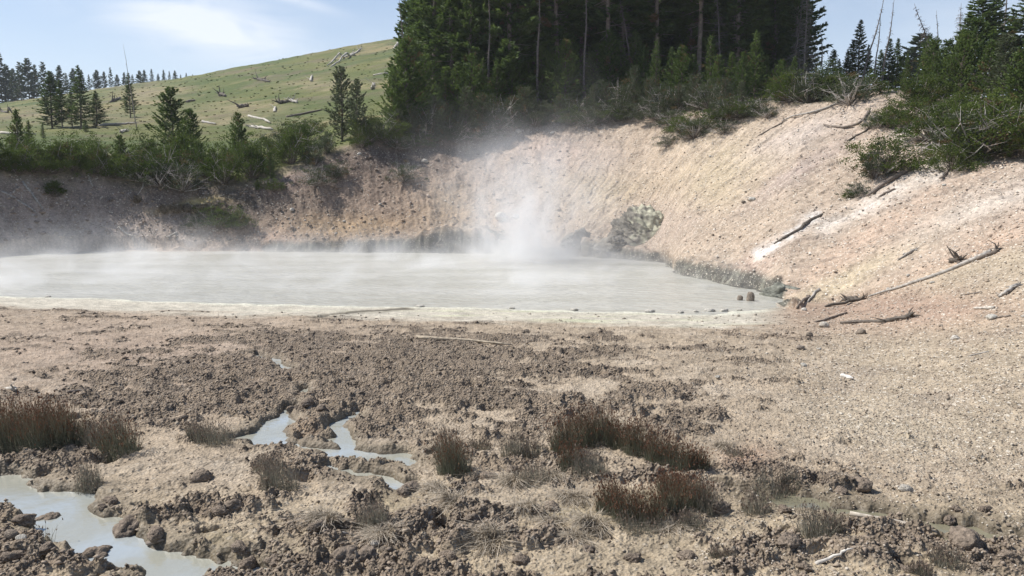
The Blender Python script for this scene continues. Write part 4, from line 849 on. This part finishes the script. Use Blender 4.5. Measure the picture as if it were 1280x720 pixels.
for i, (px, py, w, k) in enumerate([(160,665,52,0),(195,672,30,1),(120,700,46,2),(60,655,34,3),(30,655,30,4),(345,706,40,0),(310,708,34,1),(430,705,46,2),(455,702,40,3),(290,640,30,4),(275,648,24,0),(395,672,24,1),(300,690,26,2),(140,628,20,3),(128,634,16,4),(545,672,18,0),(560,698,26,1),(505,618,22,2),(515,612,26,3),(640,590,20,4),(690,640,26,0),(610,600,24,1),(860,700,26,2),(900,640,30,3),(985,690,34,4),(955,640,22,0),(1085,690,26,1),(1185,652,20,2),(1075,612,34,3),(1050,616,22,4),(1195,640,20,0),(1230,640,18,1),(385,512,18,2),(365,514,16,3),(402,518,18,4),(205,530,18,0),(228,528,16,1),(252,600,30,2),(470,516,12,3),(60,700,26,4),(15,702,30,1),(735,690,22,2),(790,700,24,3),(652,706,26,4),(1005,712,24,0),(1130,712,22,1),(1260,706,24,2),(1207,684,50,3),(980,640,20,3),(590,655,24,4),(545,640,20,0)]):
    stone(px, py, w, k, f'{ordn(i+1)} dark mud clod, one of the large lumps around puddles', 'mud clod', 'mud_clod', 'large mud clods of the foreground', .35, True)
# pool rocks and froth heaps
for px, py, w, k, hf, lab in [(938,376,11,3,1.8,'taller dark pointed rock standing in the pool'),(925,375,8,3,1.1,'smaller grey rock beside the pointed one in the pool')]:
    x, y, z = Pz(px, py); s = w / 2 * y / F; o = obj('pool_rock', protoR[k], None, (x, y, .03)); o.scale = (s, s, s * hf * 1.4); tag(o, lab, 'rock', 'rocks in the pool')
for i, (px, py, w) in enumerate([(812,390,14),(851,391,10),(870,390,8),(887,389,15),(905,389,13),(924,388,9),(525,384,12),(60,372,8),(640,386,9),(718,388,10)]):
    x, y, z = Pz(px, py); s = w / 2 * y / F; o = obj('mineral_froth', protoR[5], None, (x, y, .02)); o.scale = (s, s * .8, s * .7); o.rotation_euler = (0, 0, i); tag(o, f'{ordn(i+1)} pale froth heap at the near shore of the pool', 'froth', 'froth heaps along the near shore')
# craggy outcrop and bank rocks
def crag(px, py, Y, sx, sy, sz, seed, label, yellow, col=(.15, .135, .11), rot=0, name='rock_outcrop', sub=6):
    x, y, z = P(px, py, Y); o = obj(name, rock_mesh(name, seed, sub, .46, (sx, sy, sz), col, True, yellow), None, (x, y, z)); o.rotation_euler = (0, 0, rot); return tag(o, label, 'rock', 'rock outcrops on the crater wall')
def cragg(px, py, back, sx, sy, sz, seed, label, yellow, col=(.15, .135, .11), rot=0, sub=6):
    x, y, z = ground(px, py)[0]; u = np.array([x, y]) / math.hypot(x, y); x += u[0] * back; y += u[1] * back
    o = obj('rock_outcrop', rock_mesh('rock_outcrop', seed, sub, .46, (sx, sy, sz), col, True, yellow), None, (x, y, z)); o.rotation_euler = (R(-34), 0, rot); return tag(o, label, 'rock', 'rock outcrops on the crater wall')
cragg(806, 293, .18, 1.35, .55, 1.25, 201, 'tall craggy rock outcrop with a pale yellow right face beside the plume', True, (.15, .135, .11), -.1)
cragg(776, 300, .4, .5, .4, .6, 202, 'dark jagged rock on the left flank of the yellow outcrop', False, (.13, .115, .095), .3)
cragg(765, 312, .45, .9, .55, .5, 203, 'grey low rock at the water below the jagged one', False, (.2, .18, .15), .1)
cragg(722, 306, .5, .8, .5, .65, 204, 'grey rock half hidden by the steam plume', False, (.17, .155, .13), .5)
cragg(598, 302, .5, 1.1, .5, .55, 205, 'dark craggy rock in the far bank left of the plume', False, (.10, .092, .075), 0)
cragg(566, 304, .5, .8, .5, .5, 206, 'dark rock left neighbour in the far bank', False, (.09, .08, .065), .4)
cragg(975, 371, .25, .5, .3, .35, 207, 'greenish grey ribbed rock at the pool tip', False, (.17, .17, .14), -.6, 5)

# ------------------------------------------------------------------ rush and straw tufts
def tuft(px, py, hpx, wpx, kind, label, seed, thin=1.0):
    rg = np.random.default_rng(seed); x, y, z = ground(px, py)[0]; h = hpx * y / F * 1.12; w = wpx * .58 * y / F
    root = obj({'rush': 'rush_clump', 'grey': 'rush_clump', 'straw': 'straw_tuft'}[kind], None, None, (x, y, z)); tag(root, label, 'grass clump', {'rush': 'red-tipped rush clumps', 'grey': 'grey rush clumps', 'straw': 'dry straw tufts'}[kind])
    A = MB(); B = MB()
    def blades(mb, n, hh, spread, lean, c0, c1, wd, curl=0.15):
        n = int(n)
        a = rg.uniform(0, 6.28, n); rr = np.sqrt(rg.uniform(0, 1, n)) * spread; bx = np.cos(a) * rr; by = np.sin(a) * rr * .8
        hz = hh * rg.beta(2.6, 1.6, n) * 1.12 * (1 - .45 * (rr / spread) ** 2); la = rg.uniform(0, 6.28, n) * .5 + a * .5; ll = np.abs(rg.normal(0, lean, n)) * hz + .3 * lean * hz * rr / spread
        gzz = terrain(x + bx, y + by, True, False) - z
        lv = np.array([0, .35, .7, 1.0]); V = []; wv = rg.uniform(0, 3.14, n); ca, sa = np.cos(wv), np.sin(wv); cc = []
        jit = rg.uniform(.7, 1.25, n)
        for t in lv:
            cx = bx + np.cos(la) * ll * t ** (1 + curl * 5); cy = by + np.sin(la) * ll * t ** (1 + curl * 5); cz = gzz - .01 + hz * t * (1 - curl * t * 1.2)
            ww = wd * (1 - t * .75); V.append(np.stack([cx - ca * ww, cy - sa * ww, cz], -1)); V.append(np.stack([cx + ca * ww, cy + sa * ww, cz], -1))
            c = (np.array(c0) * (1 - t * t) + np.array(c1) * t * t)[None] * jit[:, None]; cc += [c, c]
        V = np.stack(V, 1); cc = np.stack(cc, 1); i = np.arange(n)[:, None] * 8; q = np.array([[0, 1, 3, 2], [2, 3, 5, 4], [4, 5, 7, 6]]); Q = (i[:, None] + q[None]).reshape(-1, 4)
        mb.add(V.reshape(-1, 3), Q, None, cc.reshape(-1, 3)); return V[:, 6:8].mean(1), hz
    wd = .0022 * max(1, y / 8)
    if kind == 'straw':
        blades(A, 520 * thin, h * 1.1, w * .6, 1.2, (.36, .29, .2), (.60, .53, .43), wd * 1.7, .5); obj('dry_blades', A.mesh('dry_blades', M['blade']), root)
        blades(B, 120 * thin, h * .7, w * .7, .5, (.12, .10, .07), (.2, .17, .12), wd, .1); obj('stalks', B.mesh('stalks', M['blade']), root)
    else:
        if kind == 'rush': c0, c1 = (.175, .195, .135), (.15, .085, .050); n = 620
        else: c0, c1 = (.27, .26, .20), (.22, .18, .14); n = 330
        tips, hz = blades(A, n * thin, h, w * .85, .26, c0, c1, wd, .04); obj('stalks', A.mesh('stalks', M['blade']), root)
        m = rg.uniform(0, 1, len(tips)) < .42; tp = tips[m]; k = len(tp); d = rg.normal(0, .25, (k, 3)); d[:, 2] = 1; d /= np.linalg.norm(d, axis=1)[:, None]
        V, Q, idx = sprays(tp, d, .028 * max(1, y / 9), .0045 * max(1, y / 8), rg, 2)
        cs = np.array((.17, .085, .050) if kind == 'rush' else (.22, .17, .13))[None] * rg.uniform(.6, 1.5, (len(V) // 4, 1)); S = MB(); S.add(V, Q, None, cs.repeat(4, 0)); obj('seed_heads', S.mesh('seed_heads', M['blade']), root)['kind'] = 'stuff'
        blades(B, 160 * thin, h * .45, w * .95, .8, (.22, .18, .13), (.36, .31, .24), wd * 1.2, .4); obj('dry_blades', B.mesh('dry_blades', M['blade']), root)
TF = [(-8,560,66,50,'rush'),(14,562,68,46,'rush'),(44,564,62,46,'rush'),(70,560,64,44,'rush'),(98,556,50,40,'rush'),(30,542,50,50,'rush'),(66,540,46,50,'rush'),(124,560,42,34,'grey'),(150,566,46,50,'rush'),(140,548,30,50,'grey'),
 (112,606,36,34,'grey'),(268,554,30,50,'grey'),(248,552,26,30,'grey'),(350,612,44,50,'grey'),(344,596,20,40,'grey'),(56,672,30,24,'thin'),(568,592,60,46,'rush'),(560,575,40,30,'grey'),(645,572,38,40,'grey'),(668,574,24,36,'grey'),
 (706,566,54,36,'rush'),(726,556,52,44,'rush'),(752,556,50,44,'rush'),(778,560,46,40,'rush'),(800,568,46,42,'rush'),(826,578,46,42,'rush'),(852,586,42,44,'rush'),(874,588,30,30,'rush'),(738,598,34,50,'grey'),(716,590,36,36,'rush'),(664,604,28,50,'grey'),
 (764,640,46,40,'rush'),(786,652,50,44,'rush'),(812,656,52,46,'rush'),(838,644,56,46,'rush'),(866,634,52,46,'rush'),(884,640,40,36,'grey'),(840,612,26,40,'rush'),(800,664,30,60,'grey'),(862,660,26,40,'grey'),
 (962,614,34,50,'grey'),(985,610,26,30,'grey'),(945,640,30,40,'grey'),(1022,672,50,54,'grey'),(1040,668,30,26,'grey'),(1185,706,26,50,'grey'),(1150,716,18,30,'grey'),(900,700,16,30,'grey'),(465,662,38,40,'grey'),
 (405,662,26,50,'straw'),(478,676,24,50,'straw'),(570,634,30,56,'straw'),(545,612,18,40,'straw'),(612,684,28,60,'straw'),(640,606,24,40,'straw'),(655,640,24,56,'straw'),(716,626,22,60,'straw'),(740,660,26,60,'straw'),(690,600,22,40,'straw'),(905,560,16,30,'straw'),(838,664,22,50,'straw'),(720,675,20,50,'straw'),(690,655,20,50,'straw'),(1060,600,10,20,'straw'),(925,572,14,40,'grey'),(330,590,16,30,'grey'),(600,560,14,30,'grey')]
TF += [(206,262,8,16,'ledge'),(220,262,8,16,'ledge'),(234,261,9,16,'ledge'),(248,261,9,16,'ledge'),(262,261,8,16,'ledge'),(276,262,8,16,'ledge'),(172,250,7,12,'ledge')]
lm = {'ledge': 'golden dry grass tuft', 'rush': 'dense red-tipped rush clump', 'grey': 'sparse grey rush clump', 'straw': 'matted dry straw tuft', 'thin': 'wispy rush stems standing in the left stream'}
cnt = {}
def where(px, py):
    if py < 300: return 'on the small ledge of the shaded left slope'
    if px < 200 and py < 590: return 'in the big group at the left'
    if px < 500: return 'among the puddles left of centre'
    if px < 700: return 'around the middle hummocks'
    if px < 920 and py < 605: return 'in the long curving row right of centre'
    if px < 920: return 'in the lower group right of centre'
    return 'beside the right puddle'
for i, (px, py, hp, wp, k) in enumerate(TF):
    key = (k, where(px, py)); cnt[key] = cnt.get(key, 0) + 1
    lab = lm[k] if k == 'thin' else f'{ordn(cnt[key])} {lm[k]} {where(px, py)}'
    tuft(px, py, hp, wp, {'thin': 'grey', 'ledge': 'straw'}.get(k, k), lab, 300 + i, .12 if k == 'thin' else 1.0)

# ------------------------------------------------------------------ loose gravel and crumbs nobody could count
def scatter(name, n, pick, size, tones, seed, lab=None, sink=.2):
    rg = np.random.default_rng(seed); x, y = pick(rg, n); z, c, wet, grav, cm = terrain(x, y)
    base = np.array([(1,0,0),(0,1,0),(-1,0,0),(0,-1,0),(0,0,1),(0,0,-1.)]); T_ = np.array([(0,1,4),(1,2,4),(2,3,4),(3,0,4),(1,0,5),(2,1,5),(3,2,5),(0,3,5)])
    keep = size[3](x, y, z, grav, cm, rg); x, y, z, c = x[keep], y[keep], z[keep], c[keep]; n = len(x)
    s = size[0] + (size[1] - size[0]) * rg.uniform(0, 1, n) ** size[2]; s = s * np.clip(np.hypot(x, y) / 12, .8, 2.2)
    V = base[None] * rg.uniform(.65, 1.25, (n, 6, 1)) + rg.normal(0, .16, (n, 6, 3)); V = V * s[:, None, None] * np.array([1, 1, .6]); a = rg.uniform(0, 6.28, n); ca, sa = np.cos(a)[:, None], np.sin(a)[:, None]
    V = np.stack([V[..., 0] * ca - V[..., 1] * sa * .75, V[..., 0] * sa + V[..., 1] * ca * .75, V[..., 2]], -1) + np.stack([x, y, z + s * (.35 - sink)], -1)[:, None]
    t = np.array(tones)[rg.integers(0, len(tones), n)] * rg.uniform(.75, 1.2, (n, 1)); t = t * .65 + c * .35
    return tag(obj(name, mk_mesh(name, V.reshape(-1, 3), (T_[None] + (np.arange(n) * 6)[:, None, None]).reshape(-1, 3), t.repeat(6, 0), False, M['pebble'])), kind='stuff')
def pick_px(x0, x1, y0, y1):
    def f(rg, n):
        px = rg.uniform(x0, x1, n); py = rg.uniform(y0, y1, n); X, Y, Z = Pz(px, py); return X, Y
    return f
def pick_rim(rg, n):
    ph = np.arctan((rg.uniform(-60, 1340, n) - 640) / F); r3 = np.interp(ph, K3[0], K3[1]); r4 = np.interp(ph, K4[0], K4[1]); u = rg.uniform(-.02, 1, n); r = r3 + (r4 - r3) * u; return np.sin(ph) * r, np.cos(ph) * r
dry = lambda x, y: (SDS(x, y) > .03) & (SDP(x, y) > .3)
scatter('gravel', 26000, pick_px(860, 1320, 385, 740), (.008, .026, 2.5, lambda x, y, z, g, c, rg: dry(x, y) & (rg.uniform(0, 1, len(x)) < g + .15)), [(.48,.42,.34),(.58,.53,.45),(.36,.29,.22),(.25,.19,.15)], 1)
scatter('gravel', 22000, pick_rim, (.009, .034, 4, lambda x, y, z, g, c, rg: dry(x, y) & (rg.uniform(0, 1, len(x)) < .25 + .75 * g)), [(.60,.53,.43),(.70,.65,.57),(.42,.33,.25),(.52,.45,.36)], 2)
scatter('mud_crumbs', 46000, pick_px(-60, 1340, 392, 745), (.010, .040, 2.6, lambda x, y, z, g, c, rg: dry(x, y) & (rg.uniform(0, 1, len(x)) < .10 + .9 * c)), [(.2,.16,.125),(.27,.215,.165),(.15,.12,.095),(.32,.26,.2)], 3)
scatter('slope_rubble', 3500, pick_rim, (.02, .075, 4, lambda x, y, z, g, c, rg: dry(x, y) & (project(x, y, z)[0] < 720) & (rg.uniform(0, 1, len(x)) < .7)), [(.15,.115,.09),(.25,.19,.14),(.36,.3,.25)], 4)

# hill tussocks: low grass clumps that break up the meadow
def tussocks():
    rg = np.random.default_rng(9); n = 1600; px = rg.uniform(-30, 560, n); ph = np.arctan((px - 640) / F); r = np.exp(rg.uniform(math.log(42), math.log(225), n)); x, y = np.sin(ph) * r, np.cos(ph) * r
    z, c, *_ = terrain(x, y); s = rg.uniform(.05, .16, n) * np.clip(r / 110, .5, 1.5); a = rg.uniform(0, 6.28, n)
    V = []
    for q in range(3):
        b = a + q * 2.1; dx, dy = np.cos(b) * s, np.sin(b) * s; V.append(np.stack([np.stack([x - dx, y - dy, z - .05], -1), np.stack([x + dx, y + dy, z - .05], -1), np.stack([x + dx * 1.2, y + dy * .5, z + s * .8], -1), np.stack([x - dx * .8, y - dy, z + s * .65], -1)], 1))
    V = np.stack(V, 1).reshape(-1, 3); cc = (c * rg.uniform(.75, 1.0, (n, 1)) * np.array([1, 1.03, .9])).repeat(12, 0)
    tag(obj('meadow_grass', mk_mesh('meadow_grass', V, np.arange(len(V)).reshape(-1, 4), cc, False, M['blade'])), kind='stuff')
tussocks()

# ------------------------------------------------------------------ steam
def steam(name, lo, hi, fn, dens, rate=1.0):
    bm = bmesh.new(); bmesh.ops.create_cube(bm, size=1); me = bpy.data.meshes.new(name); bm.to_mesh(me); bm.free()
    o = obj(name, me, None, ((np.array(lo) + np.array(hi)) / 2)); o.scale = np.array(hi) - np.array(lo)
    m, nt = mat(name + '_vapour'); out = N(nt, 'ShaderNodeOutputMaterial'); v = N(nt, 'ShaderNodeVolumePrincipled')
    v.inputs['Color'].default_value = (.995, .995, .995, 1); v.inputs['Anisotropy'].default_value = 0.0
    pos = N(nt, 'ShaderNodeNewGeometry').outputs['Position']; L(nt, mth(nt, 'MULTIPLY', fn(nt, pos), dens), v.inputs['Density']); L(nt, v.outputs[0], out.inputs['Volume'])
    m.cycles.volume_step_rate = rate; me.materials.append(m); return tag(o, kind='stuff')
def sepv(nt, p):
    n = N(nt, 'ShaderNodeSeparateXYZ'); L(nt, p, n.inputs[0]); return n.outputs
def nz(nt, p, sc, det=4, scale=(1, 1, 1), loc=(0, 0, 0), dist=.0):
    mp = N(nt, 'ShaderNodeMapping'); mp.inputs['Scale'].default_value = scale; mp.inputs['Location'].default_value = loc; L(nt, p, mp.inputs[0])
    n = N(nt, 'ShaderNodeTexNoise'); n.inputs['Scale'].default_value = sc; n.inputs['Detail'].default_value = det; n.inputs['Distortion'].default_value = dist; L(nt, mp.outputs[0], n.inputs['Vector']); return n.outputs[0]
def gauss(nt, val, c, w):
    d = mth(nt, 'DIVIDE', mth(nt, 'SUBTRACT', val, c), w); return mth(nt, 'POWER', 2.718, mth(nt, 'MULTIPLY', mth(nt, 'MULTIPLY', d, d), -1.0))
def mist_fn(nt, p):
    x, y, z = sepv(nt, p)
    top = mth(nt, 'POWER', 2.718, mth(nt, 'MULTIPLY', z, -2.6)); n = ramp(nt, nz(nt, p, .42, 6, (1, .8, 1.2), dist=1.2), .47, .68)
    edge = mth(nt, 'MULTIPLY', ramp(nt, x, 10.0, 1.0), ramp(nt, z, 2.6, 1.2))
    return mth(nt, 'MULTIPLY', mth(nt, 'MULTIPLY', mth(nt, 'MULTIPLY', top, edge), mth(nt, 'ADD', n, .09)), mth(nt, 'MULTIPLY', ramp(nt, y, 19.5, 23), ramp(nt, y, 37.5, 35.0)))
def plume_fn(nt, p):
    x, y, z = sepv(nt, p); lean = mth(nt, 'MULTIPLY', z, -.06)
    w = mth(nt, 'ADD', 1.75, mth(nt, 'MULTIPLY', z, .24)); d = mth(nt, 'DIVIDE', mth(nt, 'SUBTRACT', mth(nt, 'SUBTRACT', x, .75), lean), w); d2 = mth(nt, 'DIVIDE', mth(nt, 'SUBTRACT', y, 31.5), mth(nt, 'MULTIPLY', w, 1.0))
    g = mth(nt, 'POWER', 2.718, mth(nt, 'MULTIPLY', mth(nt, 'ADD', mth(nt, 'MULTIPLY', d, d), mth(nt, 'MULTIPLY', d2, d2)), -1.0))
    n = ramp(nt, nz(nt, p, .75, 6, (1, 1, .7), dist=1.0), .32, .70); fall = mth(nt, 'POWER', 2.718, mth(nt, 'MULTIPLY', z, -.50))
    return mth(nt, 'MULTIPLY', mth(nt, 'MULTIPLY', mth(nt, 'MULTIPLY', g, n), mth(nt, 'ADD', fall, .003)), ramp(nt, z, 6.2, 3.2))
def wisp_fn(nt, p):
    x, y, z = sepv(nt, p); n = ramp(nt, nz(nt, p, .28, 5, (1, 1, .6), (3, 1, 0), .8), .5, .78)
    e = mth(nt, 'MULTIPLY', mth(nt, 'MULTIPLY', ramp(nt, x, -13, -8), ramp(nt, x, 7, 2)), mth(nt, 'MULTIPLY', ramp(nt, z, 9.5, 7), ramp(nt, z, .2, 1.5)))
    e = mth(nt, 'MULTIPLY', e, mth(nt, 'MULTIPLY', ramp(nt, y, 33, 36), ramp(nt, y, 42, 40))); return mth(nt, 'MULTIPLY', n, e)
steam('steam_mist', (-26, 19, .03), (11, 38, 2.7), mist_fn, .46, .5)
steam('steam_plume', (-4, 27.5, .05), (6, 36, 7.8), plume_fn, 1.7, .5)
steam('steam_wisps', (-13.5, 32.5, 2.8), (7.5, 42.5, 9.8), wisp_fn, .007, .8)

def haze_box():
    bm = bmesh.new(); bmesh.ops.create_cube(bm, size=1); me = bpy.data.meshes.new('haze'); bm.to_mesh(me); bm.free()
    lo, hi = np.array((-2300, -805, -40.)), np.array((2300, 2300, 75.)); o = obj('haze', me, None, (lo + hi) / 2); o.scale = hi - lo
    m, nt = mat('thin_air'); out = N(nt, 'ShaderNodeOutputMaterial'); v = N(nt, 'ShaderNodeVolumePrincipled'); v.inputs['Color'].default_value = (.86, .92, 1, 1); v.inputs['Density'].default_value = .0003
    L(nt, v.outputs[0], out.inputs['Volume']); me.materials.append(m); tag(o, kind='stuff')
haze_box()
# ------------------------------------------------------------------ light, sky, camera
S = Vector((-.9, .20, 0)).normalized(); EL = R(51); sd = Vector((S.x * math.cos(EL), S.y * math.cos(EL), math.sin(EL)))
sun = bpy.data.lights.new('sun', 'SUN'); sun.energy = 4.4; sun.angle = R(.5); sun.color = (1, .965, .915); so = bpy.data.objects.new('sun', sun); C.objects.link(so)
so.rotation_euler = sd.to_track_quat('Z', 'Y').to_euler(); so.location = sd * 100
w = bpy.data.worlds.new('World'); bpy.context.scene.world = w; w.use_nodes = True; nt = w.node_tree; nt.nodes.clear()
out = N(nt, 'ShaderNodeOutputWorld'); bg = N(nt, 'ShaderNodeBackground'); L(nt, bg.outputs[0], out.inputs[0]); bg.inputs[1].default_value = .10
sky = nt.nodes.new('ShaderNodeTexSky'); sky.sky_type = 'NISHITA'; sky.sun_disc = False; sky.sun_elevation = EL; sky.sun_rotation = math.atan2(S.x, S.y); sky.air_density = 1.0; sky.dust_density = .6; sky.ozone_density = 1.2; sky.altitude = 2300
tc = N(nt, 'ShaderNodeTexCoord').outputs['Generated']; x, y, z = sepv(nt, tc)
def cn(loc, sc, scale, dist=.5): return nz(nt, tc, sc, 7, scale, loc, dist)
n1 = cn((0, 0, 0), 3.2, (1, 1, 3.2)); n2 = cn((4, 2, 1), 11, (.7, 1, 3.0), 1.0)
az = mth(nt, 'DIVIDE', x, mth(nt, 'MAXIMUM', y, .05)); elv = mth(nt, 'DIVIDE', z, mth(nt, 'MAXIMUM', y, .05))
tl = mth(nt, 'ADD', elv, mth(nt, 'MULTIPLY', az, .28))
m1 = mth(nt, 'MULTIPLY', gauss(nt, az, -.37, .13), gauss(nt, tl, .085, .038))
m2 = mth(nt, 'MULTIPLY', gauss(nt, az, -.26, .05), gauss(nt, tl, .142, .006))
rest = mth(nt, 'MULTIPLY', ramp(nt, n1, .5, .75), .35)
f = mth(nt, 'ADD', mth(nt, 'MULTIPLY', mth(nt, 'ADD', m1, mth(nt, 'MULTIPLY', m2, .5)), mth(nt, 'ADD', .35, ramp(nt, n2, .3, .65))), rest, True)
haze = ramp(nt, z, .35, .0)
c = mixrgb(nt, mth(nt, 'MULTIPLY', haze, .75), sky.outputs[0], (5.6, 6.1, 6.6)); c = mixrgb(nt, mth(nt, 'MULTIPLY', f, .7), c, (7.4, 7.6, 8.0)); L(nt, c, bg.inputs[0])
cam = bpy.data.cameras.new('camera'); cam.sensor_width = 36; cam.lens = 36 * F / 1280; cam.clip_end = 5000; cam.clip_start = .1
co = bpy.data.objects.new('camera', cam); C.objects.link(co); co.location = (0, 0, H); co.rotation_euler = (math.pi / 2 - TH, 0, 0)
sc = bpy.context.scene; sc.camera = co; sc.view_settings.view_transform = 'Standard'; sc.view_settings.look = 'None'; sc.view_settings.exposure = .54; sc.view_settings.gamma = 1; sc.view_settings.use_curve_mapping = False
sc.cycles.max_bounces = 8; sc.cycles.volume_bounces = 6; sc.cycles.transparent_max_bounces = 8
print('objects', len(bpy.data.objects))
